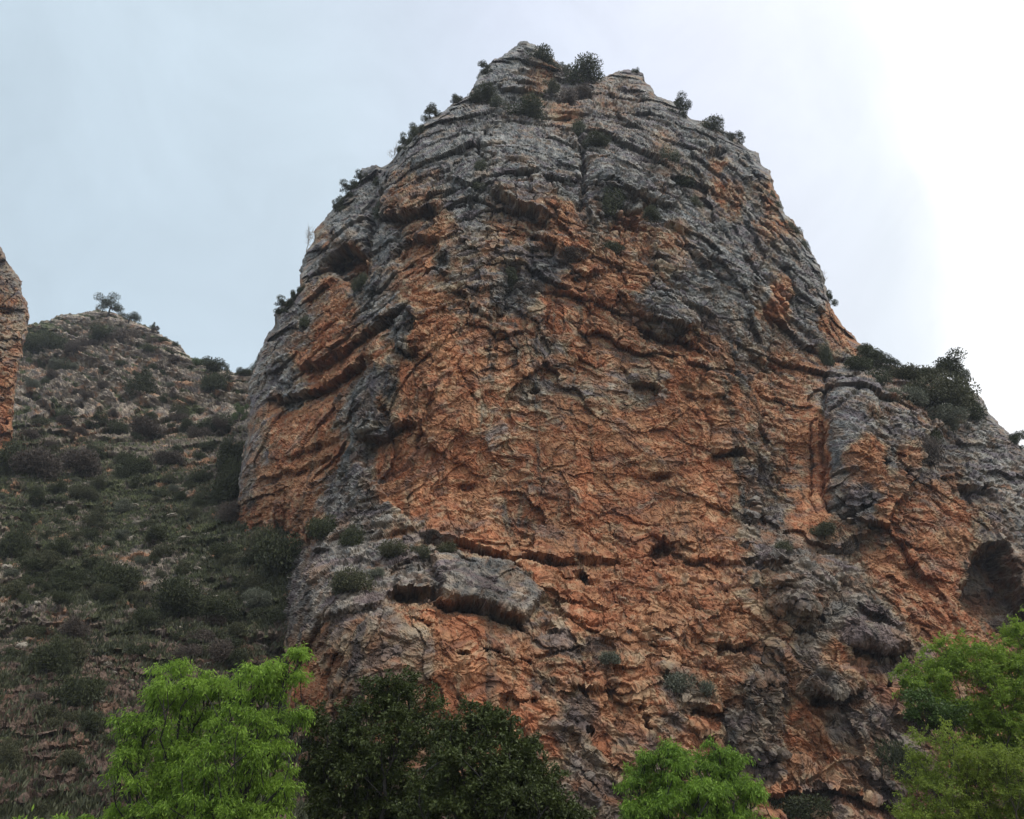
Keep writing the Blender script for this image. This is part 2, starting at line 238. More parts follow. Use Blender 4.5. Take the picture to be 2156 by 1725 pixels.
# rock colour: (x, y, grey share, tone) – patina, bare orange rock, stains, shade painted into cave and hollows; darker towards the foot
C0 = """1100,110,.9,1 1060,170,.95,1 1180,190,.8,.8 1145,170,.3,1 1340,165,.75,1 1300,220,.6,1 1420,240,.9,1 1190,235,.3,1.1 1000,210,.95,1 930,250,.95,1 1050,260,.85,1 1130,260,.8,1.1 1240,260,.7,1 1330,290,.75,1 1450,300,.9,1 1540,300,.95,1 880,320,.95,1 960,310,.95,1 1050,320,.85,1.1 1120,340,.85,1.1 1200,320,.95,1 1260,340,.8,1.1 1350,330,.75,1 1410,330,.45,1 1420,380,.75,1
1513,345,.1,1.2 1515,385,.1,1.2 1490,350,.9,.7 1535,360,.9,1 1580,350,.95,1 1620,420,.1,1 1635,470,.1,1 1600,430,.95,.9 1655,430,.9,.9 1540,430,.3,1 860,400,.35,1 900,400,.5,1 960,400,.9,.8 1010,430,.98,.8 1040,440,.5,1 1080,460,.1,.9 1100,440,.6,.9 1130,470,.5,1 1175,450,.1,1.1 1172,490,.05,1.1 1240,440,.6,.9 1290,420,.98,.5 1350,400,.85,1 1340,470,.15,1 1400,450,.9,1 1470,440,.95,1 1540,480,.9,1 1640,520,.7,1 1210,400,.9,.9
790,370,.95,.8 730,420,.95,1 730,480,1,1.1 710,540,.7,.7 742,545,.2,.8 680,520,.9,1 672,512,.3,1 650,560,.95,1 700,600,.1,1 710,640,.2,1 660,620,.4,1 760,600,.95,.6 620,650,.95,1 640,700,.8,1 590,700,.95,1 560,760,.9,1 600,790,1,1 600,830,.95,.9 530,830,.9,1
820,500,.9,.8 790,520,.9,.8 870,470,.35,.7 860,530,.2,.9 900,480,.15,.8 890,540,0,1.1 920,575,.4,1 930,550,.9,.6 960,560,.5,1 1000,600,.55,1 1000,560,.65,1 1040,540,.45,1.1 1090,540,.5,1 1130,560,.9,.6 1060,620,.95,.6 1020,640,.5,1.1 1080,580,.9,.5 940,620,.4,1 970,650,.45,1 900,640,.15,1 850,620,.3,1 810,640,.9,1 770,660,.9,1 750,700,.3,.9 690,710,.05,1 650,760,.15,1 700,760,.05,.9 680,800,.1,.9 620,870,.05,1 680,860,.05,1 590,900,.05,1 558,900,.6,1 540,950,.7,1 600,960,0,1 560,1010,.3,1 516,1010,.8,1 640,1000,.05,1 600,1080,0,1 520,1110,.1,1 690,950,.1,1
855,680,1,.6 840,720,.9,.5 885,700,0,1.05 910,700,0,1.05 820,740,.3,1 780,820,.95,.55 750,860,.95,.6 810,830,.8,.55 780,890,.9,.7 740,900,.9,.8 840,870,.4,.9 740,960,.9,.8 720,1010,.9,.8 700,1060,.95,.75 655,1080,.2,1 760,1050,.95,.8 800,1080,.9,.9 760,1110,.9,.8 840,1100,.6,1 820,960,.05,1 870,980,0,1 860,1040,0,1.1 920,1060,0,1.1 880,920,0,1 870,820,0,.9 900,780,0,1 960,800,0,1 960,900,0,1 1000,950,.05,1 1000,730,.1,1
1070,680,.15,1 1085,705,.5,.7 1050,850,.4,1.1 1060,900,.45,1.1 1050,780,.35,1.1 1120,870,.3,1 1070,960,.35,1 1080,1040,.25,1 1150,950,.1,.9 1150,770,.3,1 1160,730,.7,.6 1130,830,.7,.6 1200,700,.15,1 1200,800,.4,.9 1240,740,.2,1 1300,720,.35,1.1 1300,780,.45,1 1260,820,.55,.9 1330,820,.6,.6 1240,600,.1,1 1180,620,.1,1.15 1300,600,.1,1 1340,560,.2,1 1400,500,.35,1.1 1420,560,.5,1 1380,640,1,.9 1430,670,.9,.9 1400,620,.8,1 1330,680,.35,1 1440,720,.15,.7 1460,780,.15,1 1250,900,0,.95 1350,900,0,1 1450,900,0,1 1300,1000,0,1 1400,1003,.1,.7 1200,1050,.05,1 1100,1000,.2,.9 1300,1080,.05,.95 1450,1080,0,1 1150,1100,.2,.7 1500,1000,0,1 1540,860,.2,1 1530,780,.4,.9
1480,600,.9,.9 1540,570,1,1 1560,650,.95,1 1600,600,.95,1 1635,615,0,1.1 1625,650,.05,1.1 1600,700,.8,.9 1650,700,.7,.9 1700,640,.95,1 1680,560,.95,1 1700,700,.9,.9 1745,690,.2,1 1700,760,.4,1 1650,780,.3,1 1580,760,.7,.8 1620,830,.3,1 1680,850,.25,1 1720,820,.5,1 1605,1000,.8,.75 1615,1060,.8,.75 1570,940,.6,.9 1640,940,.4,1 1660,1020,.3,1 1680,950,.15,1 1700,980,.5,.8 1719,895,-.2,1.2 1719,925,-.2,1.3 1719,960,-.2,1.3 1719,1000,-.2,1.3 1719,1040,-.2,1.25 1719,1080,-.2,1.2 1745,830,1,.7 1755,870,1.1,.8 1755,910,1.1,.8 1758,950,1.1,.85 1757,1000,1.1,.9 1780,900,1,.9 1760,1060,.95,.9
1800,830,.9,.95 1800,900,.9,1 1790,1040,.8,1 1800,980,.5,1 1830,950,.1,1.1 1850,1000,.2,1 1850,900,.8,1 1900,900,.85,1 1920,870,.6,1.1 1890,970,.9,.6 1900,1020,.4,.7 1920,960,.4,1 1960,970,.85,.6 1990,1000,.5,.6 1990,950,.9,.8 1820,1080,.95,.65 1870,1080,.05,1 1900,1120,.1,1 1950,1100,.1,1 1960,1160,.1,1 1990,1040,.3,.8 2020,1080,.15,1 1980,1220,.05,1.2 1900,1200,0,.9 1920,1260,0,1 2000,1300,0,.95 2070,1320,.1,.9
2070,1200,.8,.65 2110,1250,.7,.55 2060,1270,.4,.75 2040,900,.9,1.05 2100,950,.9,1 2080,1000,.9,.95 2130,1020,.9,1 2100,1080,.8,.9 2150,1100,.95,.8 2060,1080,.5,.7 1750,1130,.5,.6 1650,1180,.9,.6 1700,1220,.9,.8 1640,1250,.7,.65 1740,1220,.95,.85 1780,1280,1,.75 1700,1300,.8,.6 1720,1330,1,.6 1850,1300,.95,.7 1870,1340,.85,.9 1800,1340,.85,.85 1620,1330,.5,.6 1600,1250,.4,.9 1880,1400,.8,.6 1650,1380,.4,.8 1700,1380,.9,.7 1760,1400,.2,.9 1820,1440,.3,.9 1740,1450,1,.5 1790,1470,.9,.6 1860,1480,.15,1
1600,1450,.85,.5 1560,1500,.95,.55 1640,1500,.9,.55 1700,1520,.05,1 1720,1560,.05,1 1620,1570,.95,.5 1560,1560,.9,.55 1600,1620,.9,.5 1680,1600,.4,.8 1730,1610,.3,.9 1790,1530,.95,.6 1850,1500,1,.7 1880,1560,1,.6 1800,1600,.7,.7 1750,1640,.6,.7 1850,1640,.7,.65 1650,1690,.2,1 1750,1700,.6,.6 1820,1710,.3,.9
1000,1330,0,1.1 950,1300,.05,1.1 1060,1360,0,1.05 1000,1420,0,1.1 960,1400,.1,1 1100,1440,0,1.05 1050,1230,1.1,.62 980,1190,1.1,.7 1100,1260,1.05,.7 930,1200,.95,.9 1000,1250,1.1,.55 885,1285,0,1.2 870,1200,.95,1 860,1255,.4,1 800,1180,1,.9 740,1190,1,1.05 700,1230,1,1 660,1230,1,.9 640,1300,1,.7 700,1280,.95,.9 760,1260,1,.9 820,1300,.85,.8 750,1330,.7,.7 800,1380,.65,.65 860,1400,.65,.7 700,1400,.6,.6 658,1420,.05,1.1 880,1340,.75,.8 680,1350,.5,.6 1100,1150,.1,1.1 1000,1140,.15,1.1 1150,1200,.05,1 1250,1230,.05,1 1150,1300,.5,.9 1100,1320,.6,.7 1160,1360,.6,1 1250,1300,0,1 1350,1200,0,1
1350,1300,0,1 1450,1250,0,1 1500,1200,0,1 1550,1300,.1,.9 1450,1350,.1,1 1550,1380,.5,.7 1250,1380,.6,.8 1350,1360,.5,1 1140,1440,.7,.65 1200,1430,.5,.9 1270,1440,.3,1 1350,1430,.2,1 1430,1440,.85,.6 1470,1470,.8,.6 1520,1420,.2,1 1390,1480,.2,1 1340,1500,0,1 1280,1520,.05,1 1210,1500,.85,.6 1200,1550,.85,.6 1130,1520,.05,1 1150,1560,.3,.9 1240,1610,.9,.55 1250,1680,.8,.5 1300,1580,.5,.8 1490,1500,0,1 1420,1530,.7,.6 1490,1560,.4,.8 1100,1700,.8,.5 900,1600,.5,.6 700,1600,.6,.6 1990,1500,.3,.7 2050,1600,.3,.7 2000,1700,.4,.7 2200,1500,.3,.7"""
CP = np.array([[float(t) for t in s.split(',')] for s in C0.split()])  # low tones at the cave and pits put their shade into the colour
def shepard(x, y, pts, p=2.6):
    sw = 0; a = 0; b = 0
    for q in pts:
        w = 1 / (((x - q[0]) ** 2 + (y - q[1]) ** 2) + 30) ** p; sw = sw + w; a = a + w * q[2]; b = b + w * q[3]
    return a / sw, b / sw
# how broken the surface is (x, y, 0 smooth .. 1 rubbly)
RP = np.array([[float(t) for t in s.split(',')] + [0] for s in """1100,150,.5 1000,230,.4 900,320,.25 1050,330,.15 1150,300,.2 1300,250,.5 1400,250,.4 1300,360,.2 1450,350,.5 1550,350,.5 1600,450,.3 1500,500,.25 1600,600,.25 1400,470,.4 950,420,.4 1090,450,.2 1200,430,.4 1290,430,.5
740,490,.15 700,600,.3 650,560,.35 800,500,.15 870,470,.2 880,540,.2 950,620,.35 1020,590,.3 1080,540,.3 1180,520,.4 850,620,.25 760,660,.35 680,720,.3 600,780,.3 650,850,.25 600,930,.2 560,1000,.3 620,1050,.3 700,900,.35 750,850,.45 800,870,.4 720,1000,.5 760,1080,.55
900,720,.35 1000,750,.4 950,850,.35 900,950,.25 1000,1000,.3 880,1050,.2 1100,800,.4 1200,750,.3 1250,650,.25 1150,900,.2 1300,850,.2 1300,1000,.18 1400,900,.18 1500,1000,.2 1450,1080,.25 1200,1080,.3 1350,650,.4 1430,640,.3 1550,750,.4 1650,780,.4 1600,900,.4 1600,1030,.6 1660,950,.25 1719,900,.0 1719,940,.0 1719,980,.0 1719,1020,.0 1719,1060,.0 1755,850,.05 1757,900,.03 1757,950,.03 1760,1000,.05 1790,880,.15 1800,830,.2 1820,950,.45 1790,1060,.6 1900,900,.4 1900,1000,.5 2000,900,.4 1950,1130,.4 2000,1220,.2 2100,1000,.4 2120,1220,.3 1950,1250,.45
1050,1230,.03 1000,1200,.05 1000,1250,.05 1100,1250,.05 960,1200,.1 1000,1165,.3 1110,1190,.3 930,1210,.35 850,1220,.5 750,1200,.4 700,1250,.35 780,1280,.3 700,1350,.4 800,1370,.35 870,1300,.25 1000,1330,.1 950,1400,.25 1080,1370,.3 1050,1430,.35 1200,1250,.5 1300,1230,.45 1400,1250,.4 1500,1280,.5 1200,1370,.5 1350,1350,.6 1450,1400,.6 1550,1380,.6 1250,1480,.6 1400,1500,.5 1350,1600,.6 1550,1500,.7 1600,1600,.7 1700,1250,.6 1700,1400,.7 1800,1330,.4 1850,1450,.6 1780,1550,.7 1850,1650,.6 1650,1700,.5 1100,1600,.6 800,1600,.6 2100,1500,.5""".split()])
class Sheet: pass
def build_sheet(outline, depth, x0, x1, y0, y1, st, band, curl_r, curl_m, seed, rough=(5, 3, 1.6)):
    """a thick rock body: traced outline, own depth everywhere, its rim rolled back behind the skyline"""
    S = Sheet(); nx = int((x1 - x0) / st) + 1; ny = int((y1 - y0) / st) + 1; S.x0, S.y0, S.st = x0, y0, st
    f = 4; cnx = nx // f + 3; cny = ny // f + 3
    cx, cy = np.meshgrid(x0 + np.arange(cnx) * st * f, y0 + np.arange(cny) * st * f)
    d, _, _ = segdist(cx, cy, outline + [outline[0]]); sd = np.where(inside(cx, cy, outline), d, -d)
    sd = up(sd, f, (ny, nx)); gx, gy = np.meshgrid(x0 + np.arange(nx) * st, y0 + np.arange(ny) * st)
    z0 = np.full(gx.shape, seed * 3.3); ss = sd.copy()
    for _ in range(14):
        ss[1:-1] = (ss[:-2] + 2 * ss[1:-1] + ss[2:]) / 4; ss[:, 1:-1] = (ss[:, :-2] + 2 * ss[:, 1:-1] + ss[:, 2:]) / 4
    for amp, wl, k in ((rough[0], 55, 0), (rough[1], 22, 1), (rough[2], 8, 2)):
        sd = sd + amp * perlin(gx / wl + k * 9, gy / wl, z0)
    keep = sd > -band; gyy, gxx = np.gradient(ss, st); g2 = np.sqrt(gxx ** 2 + gyy ** 2) + .05; gxx = gxx / g2; gyy = gyy / g2; g2 = 1.0
    o = np.clip(-sd, 0, band); k = np.where(sd < 0, (1 + .25 * o / band) * o / g2, 0)
    px = gx + gxx * k; py = gy + gyy * k
    cf = up(tps(depth, cx, cy), f, (ny, nx))
    ins = np.clip(1 - sd / curl_r, 0, 1); Y = cf + curl_m * (1 - np.sqrt(np.clip(1 - ins ** 2, 0, 1)))
    Y = Y + np.where(sd < 0, (o / band) * curl_m * 2.2 + o * .25, 0)
    S.gx, S.gy, S.sd, S.keep, S.px, S.py, S.Y = gx, gy, sd, keep, px, py, Y
    P = at(px, py, Y); S.B = P
    # smooth outward normal
    f2 = 8; Pc = P[::f2, ::f2]; du = np.gradient(Pc, axis=1); dv = np.gradient(Pc, axis=0); n = np.cross(du, dv)
    n /= np.linalg.norm(n, axis=-1)[..., None] + 1e-9
    s = np.sign((n * (CAM - Pc)).sum(-1)); s[s == 0] = 1; cfs = sd[::f2, ::f2] > 5; n = np.where(cfs[..., None], n * s[..., None], n)
    if (n[cfs] * (CAM - Pc[cfs])).sum() < 0: n = -n
    n = np.stack([up(n[..., i], f2, (ny, nx)) for i in range(3)], -1)
    n = n / (np.linalg.norm(n, axis=-1)[..., None] + 1e-6); S.N0 = n
    v = CAM - P; v /= np.linalg.norm(v, axis=-1)[..., None]; w = (.32 * sstep(0, 45, sd))[..., None]; S.V = v
    n = v * (1 - w) + n * w; S.N = n / (np.linalg.norm(n, axis=-1)[..., None] + 1e-6)
    return S
def stage(S, D):
    """apply the coarse relief, then hand back true positions and normals for the fine relief"""
    P = S.B + S.N * D[..., None]; Q = P.copy()
    for _ in range(5):
        Q[1:-1] = (Q[:-2] + 2 * Q[1:-1] + Q[2:]) / 4; Q[:, 1:-1] = (Q[:, :-2] + 2 * Q[:, 1:-1] + Q[:, 2:]) / 4
    n = np.cross(np.gradient(Q, axis=0), np.gradient(Q, axis=1)); n /= np.linalg.norm(n, axis=-1)[..., None] + 1e-9
    if (n * S.N0).sum() < 0: n = -n
    n = n * .7 + S.V * .3; w = sstep(4, 26, S.sd)[..., None]; n = n * w + S.V * (1 - w); n /= np.linalg.norm(n, axis=-1)[..., None]
    S.P1 = P; S.N1 = n; return P.astype(np.float32)
def saw(b, k=.16):
    fr = b - np.floor(b); return np.where(fr < 1 - k, 1 - fr / (1 - k), sstep(1 - k, 1, fr))
def sub(S, xs, ys, m):
    a = max(int((min(xs) - m - S.x0) / S.st), 0); b = int((max(xs) + m - S.x0) / S.st) + 2; c = max(int((min(ys) - m - S.y0) / S.st), 0); d = int((max(ys) + m - S.y0) / S.st) + 2
    return slice(c, d), slice(a, b)
def features(S, D, wx, wy, ledges, cracks, pits, bulges):
    X = S.gx + wx; Yy = S.gy + wy
    for poly, h, fb, la, fa in ledges:
        xs, ys = zip(*poly); sl = sub(S, xs, ys, 2.2 * max(fb, fa) + 14); x, y = X[sl], Yy[sl]
        if x.size == 0: continue
        d, s, t = segdist(x, y, poly); e = sstep(0, .14, t) * sstep(0, .14, 1 - t) * .75 + .25
        endd = (t <= 0) | (t >= 1); e = np.where(endd, .25 * np.exp(-(d / 10) ** 2), e)
        D[sl] += np.where(s > 0, -h * e * np.exp(-(d / fb) ** 1.3) * sstep(0, 7, d), la * e * np.exp(-(d / fa) ** 1.5))
    for poly, h, w in cracks:
        xs, ys = zip(*poly); sl = sub(S, xs, ys, 5 * w + 10); x, y = X[sl], Yy[sl]
        if x.size == 0: continue
        d, s, t = segdist(x, y, poly); D[sl] -= h * np.exp(-(d / w) ** 2) * np.where((t <= 0) | (t >= 1), .5, 1)
    for cx, cy, rx, ry, h in pits:
        sl = sub(S, [cx], [cy], 2.2 * max(rx, ry)); x, y = X[sl], Yy[sl]
        if x.size == 0: continue
        r = np.hypot((x - cx) / rx, (y - cy) / ry); D[sl] -= h * (1 - sstep(.45, 1.25, r))
    for poly, h, w in bulges:
        xs, ys = zip(*poly); sl = sub(S, xs, ys, 5); x, y = X[sl], Yy[sl]
        d, s, t = segdist(x, y, poly + [poly[0]]); D[sl] += np.where(inside(x, y, poly), h * np.sqrt(np.clip(1 - (1 - np.clip(d / w, 0, 1)) ** 2, 0, 1)), 0)
def finish(S, name, mat, col, **props):
    P = S.P1 + S.N1 * S.D[..., None]; S.P = P
    ny, nx = S.keep.shape; idx = -np.ones(S.keep.shape, np.int32)
    k = S.keep; idx[k] = np.arange(k.sum())
    q = np.stack([idx[:-1, :-1], idx[1:, :-1], idx[1:, 1:], idx[:-1, 1:]], -1).reshape(-1, 4); q = q[(q >= 0).all(1)]
    me = mesh_np(name, P[k], q, mat, False, col[k]); return link(name, me, **props)
def lerp(a, b, t): return a + (b - a) * t
C = lambda r, g, b: np.array([r, g, b], np.float32)
def rock_colour(S, q, grey, tone, n1, n2, n3):
    """bare iron-stained limestone under grey patina"""
    og = lerp(C(.265, .108, .054), C(.32, .165, .088), sstep(-.5, .6, n1)[..., None])
    og = lerp(og, C(.19, .100, .068), sstep(.1, .9, n2)[..., None] * .75)
    og = lerp(og, C(.31, .225, .14), sstep(.05, .8, n3)[..., None] * .6)
    tn = lerp(C(.23, .155, .105), C(.29, .23, .155), sstep(-.5, .6, n3)[..., None]); tn = lerp(tn, C(.28, .135, .080), sstep(.1, .7, n1)[..., None] * .7); tn = lerp(tn, C(.13, .115, .115), sstep(.15, .8, n2)[..., None] * .7)
    gr = lerp(C(.142, .155, .160), C(.245, .240, .222), sstep(-.5, .6, n3)[..., None])
    gr = lerp(gr, C(.13, .100, .115), sstep(.05, .7, n2)[..., None] * .65)
    gr = lerp(gr, C(.235, .175, .12), sstep(.15, .9, n1)[..., None] * .6)
    g = grey[..., None]
    return np.where(g < .5, lerp(og, tn, g * 2), lerp(tn, gr, g * 2 - 1)) * tone[..., None] * 1.12
ST = 1.6
def build_main():
    S = build_sheet(OUT_MAIN, DEP_MAIN, 440, 2440, 40, 1980, ST, 42, 8, .9, 1, (3.5, 4.0, 3.0))
    x, y = S.gx, S.gy; B = S.B.astype(np.float32)
    # folded bedding: an arch whose limbs fall to both sides, levelling out towards the foot
    dx = x - 1060; arch = np.where(dx < 0, .95, .68) * (np.sqrt(dx ** 2 + 40 ** 2) - 40)
    arch = arch * np.where(dx < 0, 1 - sstep(950, 1200, y) * .8, 1 - sstep(700, 1100, y) * .75)
    hs = (B[..., 2] + arch * .036).astype(np.float32)
    q0 = (B[..., 0], B[..., 1], B[..., 2])
    w1 = fbm(q0, .12, 3, 1); w2 = fbm(q0, .12, 3, 2); w3 = fbm(q0, .5, 2, 3); w4 = fbm(q0, .5, 2, 4)
    up_ = sstep(760, 520, y - .25 * np.abs(dx))                                       # 1 in the smooth upper dome
    qs = (B[..., 0] * lerp(.9, .55, up_) + w1 * 1.5 + w3 * .3, B[..., 1] * .55 + w2 * 1.2, (hs - 46) * lerp(.6, 1.25, up_) + w1 * .8 + w3 * .3)      # bedded
    qi = (B[..., 0] + w1 * 2 + w3 * .5, B[..., 1] + w2 * 2 + w4 * .5, B[..., 2] * 1.15 + w4 * .7)                 # massive
    A, _ = shepard((x + 20 * w1)[::4, ::4], (y + 20 * w2)[::4, ::4], np.c_[RP]); A = up(A, 4, x.shape); A = np.clip(A * .82 * (1 + .6 * w3), 0.03, 1)
    D = 1.3 * fbm(q0, .075, 2, 5)
    f1, e1 = facet(qs, .20, 1, 1.15); D += f1 * (lerp(.45, .95, up_) + .8 * A) - .55 * np.exp(-(e1 / .028) ** 2) * lerp(.12, .9, up_)
    f2, e2 = facet(qi, .48, 2, 1.0); D += f2 * (.06 + .62 * A) - .2 * np.exp(-(e2 / .05) ** 2) * A
    qv = (B[..., 0] * .42 + w3 * .3, B[..., 1] * .42 + w1 * .3, B[..., 2] * .13 + w4 * .2); f7, e7 = facet(qv, 1, 17, 1.0); vm = sstep(300, 420, y) * sstep(820, 620, y) * sstep(650, 900, x)
    D += f7 * .75 * (.22 + vm) - .7 * np.exp(-(e7 / .03) ** 2) * vm * sstep(-.1, .3, w1)
    b = hs * .34 + w1 * .9 + .3 * w3; hh = R1[(np.floor(b).astype(np.int32)) & 255] * .5 + .5
    D -= hh * saw(b) * lerp(.0, .9, up_) * sstep(-.45, .25, w2)
    wx = 6 * w3 + 3 * fbm(q0, 1.6, 1, 8); wy = 6 * w4 + 3 * fbm(q0, 1.6, 1, 9)
    D = D.astype(np.float64); features(S, D, wx, wy, LEDGE, CRACK, PIT, BULGE)
    sl = sub(S, [2010, 2200], [1130, 1350], 10); X, Yy = S.gx[sl] + wx[sl], S.gy[sl] + wy[sl]
    d, _, _ = segdist(X, Yy, CAVE + [CAVE[0]]); D[sl] -= np.where(inside(X, Yy, CAVE), 5.5 * sstep(0, 20, d), 0)
    P = stage(S, D); q0 = (P[..., 0], P[..., 1], P[..., 2]); hs = P[..., 2] + (arch * .036).astype(np.float32)
    w3 = fbm(q0, .5, 2, 3); w4 = fbm(q0, .5, 2, 4)
    qs = (P[..., 0] * .5 + w1 * 1.5 + w3 * .3, P[..., 1] * .5 + w2 * 1.2, (hs - 46) * lerp(.9, 1.35, up_) + w1 * .8 + w3 * .3)
    qi = (P[..., 0] + w3 * .6, P[..., 1] + w4 * .6, P[..., 2] * 1.15 + w4 * .7)
    f3, e3 = facet(qs, .95, 3, 1.0); f4, e4 = facet(qi, 1.7, 4, 1.0); f5, e5 = facet(qi, 3.6, 14, 1.0)
    qf = (P[..., 0] * .8 + w3 * .4, P[..., 1] * .8, (hs - 46 + .25 * P[..., 0]) * lerp(1.05, 1.7, up_) + w4 * 1.0); f6, e6 = facet(qf, 1.1, 16, 1.2)
    D = f3 * (.07 + .42 * A) + f4 * (.04 + .16 * A) + f5 * (.065 + .03 * A) + f6 * (.05 + .20 * A)
    b = hs * 1.5 + w1 * 1.8 + .9 * w3; hh = R1[(np.floor(b).astype(np.int32) * 7) & 255] * .5 + .5
    D -= hh * saw(b) * lerp(.0, .20, up_) * sstep(-.2, .4, w4)
    D += (.03 + .09 * A) * fbm(qi, 1.3, 3, 6, .55, True) + .05 * fbm(qi, 3.8, 2, 7, .6)
    xx, yy = x + 12 * w1 + 12 * w3, y + 14 * w2 + 14 * w4
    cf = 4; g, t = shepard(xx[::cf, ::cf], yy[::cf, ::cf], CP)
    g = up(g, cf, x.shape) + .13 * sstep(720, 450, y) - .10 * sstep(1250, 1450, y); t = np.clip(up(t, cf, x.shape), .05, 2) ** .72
    n1 = fbm(q0, .35, 4, 11, .65) * 1.2; n2 = fbm(qs, .6, 4, 12, .65) * 1.2; n3 = fbm(qi, .9, 4, 13, .7) * 1.2
    g = np.clip((g - .5) * 1.25 + .45 - .04 * (1 - up_) + .20 * n2 + .17 * n3 + .12 * f3 + .10 * f6, 0, 1)
    # water streaks run straight down the wall
    vs = fbm((P[..., 0] * 1.1 + w3 * .2, P[..., 1] * .3, P[..., 2] * .07), 1, 3, 14, .6)
    t = t * (1 - .35 * sstep(.25, .8, vs)) * (1 + .28 * sstep(.15, .8, -vs)); g = np.clip(g + .35 * sstep(.35, .9, vs), 0, 1)
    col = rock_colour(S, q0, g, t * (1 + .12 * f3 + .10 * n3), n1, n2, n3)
    # the lower rock is a browner bed
    col = col * lerp(C(1, 1, 1), C(1.02, .90, .80), (sstep(900, 1350, y) * g)[..., None])
    S.D = D.astype(np.float64)
    finish(S, "cliff", M_ROCK, col, kind="structure"); return S
MAIN = build_main()
# ------------------------------------------------------------------ left cliff edge and the gully slope
OUT_L = [(-300, 430), (-60, 470), (0, 520), (14, 545), (36, 585), (44, 592), (46, 622), (60, 650), (58, 690), (46, 730), (40, 762), (34, 800), (30, 850), (26, 900), (24, 950), (34, 1000), (30, 1050), (-300, 1100)]
DEP_L = [(-300, 500, 84), (-60, 560, 85), (30, 620, 90), (-300, 800, 82), (0, 800, 88), (30, 900, 90), (-300, 1050, 80), (0, 1040, 88), (30, 1040, 89)]
def build_left():
    S = build_sheet(OUT_L, DEP_L, -240, 110, 440, 1080, 1.6, 36, 8, .9, 2, (4, 4, 3))
    B = S.B.astype(np.float32); x, y = S.gx, S.gy; q0 = (B[..., 0], B[..., 1], B[..., 2])
    w1 = fbm(q0, .12, 3, 1); w3 = fbm(q0, .5, 2, 3); w4 = fbm(q0, .5, 2, 4)
    qi = (B[..., 0] + w1 * 2, B[..., 1] + w4, B[..., 2] + w4 * .7 - B[..., 0] * .5)
    f1, e1 = facet(qi, .2, 5, .9); f2, e2 = facet(qi, .6, 6, 1)
    P = stage(S, (f1 * 1.2 + f2 * .45 - .4 * np.exp(-(e1 / .05) ** 2)).astype(np.float64)); q0 = (P[..., 0], P[..., 1], P[..., 2]); qi = (q0[0] + w3, q0[1] + w4, q0[2] + w3)
    f3, e3 = facet(qi, 1.7, 7, 1); S.D = f3 * .2 + .12 * fbm(qi, 1.5, 3, 6, .6, True)
    pts = np.array([(0, 540, .6, .95), (30, 600, .7, .9), (20, 640, .25, 1), (45, 660, .65, .9), (0, 680, .6, .9), (20, 700, .5, 1.1), (50, 720, .5, 1), (10, 740, .5, .9), (25, 780, .2, 1), (0, 820, 0, 1.1), (15, 880, 0, 1.1), (5, 930, 0, 1), (25, 830, .2, 1), (20, 960, .05, 1)], float)
    g, t = shepard(x + 20 * w3, y + 20 * w4, pts)
    n1 = fbm(q0, .35, 4, 11, .65); n2 = fbm(qi, .6, 4, 12, .65); n3 = fbm(qi, .9, 4, 13, .7)
    g = np.clip((g - .5) * 1.2 + .5 + .3 * n2 + .2 * n3, 0, 1)
    S.D = S.D.astype(np.float64)
    finish(S, "cliff", M_ROCK, rock_colour(S, q0, g, t * (1 + .1 * f3), n1, n2, n3), kind="structure"); return S
LEFT = build_left()
OUT_S = [(-420, 600), (-100, 640), (30, 690), (60, 684), (100, 676), (130, 664), (165, 660), (200, 652), (240, 658), (280, 678), (320, 692), (345, 708), (372, 724), (388, 742), (410, 758), (440, 768), (470, 778), (492, 790), (515, 784), (540, 776), (640, 740), (900, 800), (1000, 1000), (1000, 2030), (-420, 2030)]
DEP_S = [(-400, 640, 165), (60, 690, 150), (240, 665, 142), (370, 730, 132), (490, 792, 122), (600, 780, 116), (950, 900, 100), (100, 800, 127), (280, 800, 122), (450, 860, 112), (50, 950, 94), (250, 950, 98), (450, 950, 97), (-400, 900, 100), (600, 950, 92), (50, 1100, 75), (250, 1100, 79), (450, 1100, 78), (520, 1130, 72), (600, 1150, 67), (950, 1150, 68), (-400, 1100, 74), (50, 1250, 61), (300, 1250, 63), (550, 1250, 63), (600, 1200, 65), (-400, 1300, 56), (50, 1400, 50), (300, 1350, 55), (600, 1400, 57), (950, 1400, 56), (-400, 1500, 44), (50, 1600, 41), (300, 1600, 42), (600, 1600, 47), (50, 1725, 36), (300, 1725, 37), (600, 1725, 42), (950, 1725, 42), (-400, 1900, 31), (300, 1990, 31), (900, 1990, 34)]
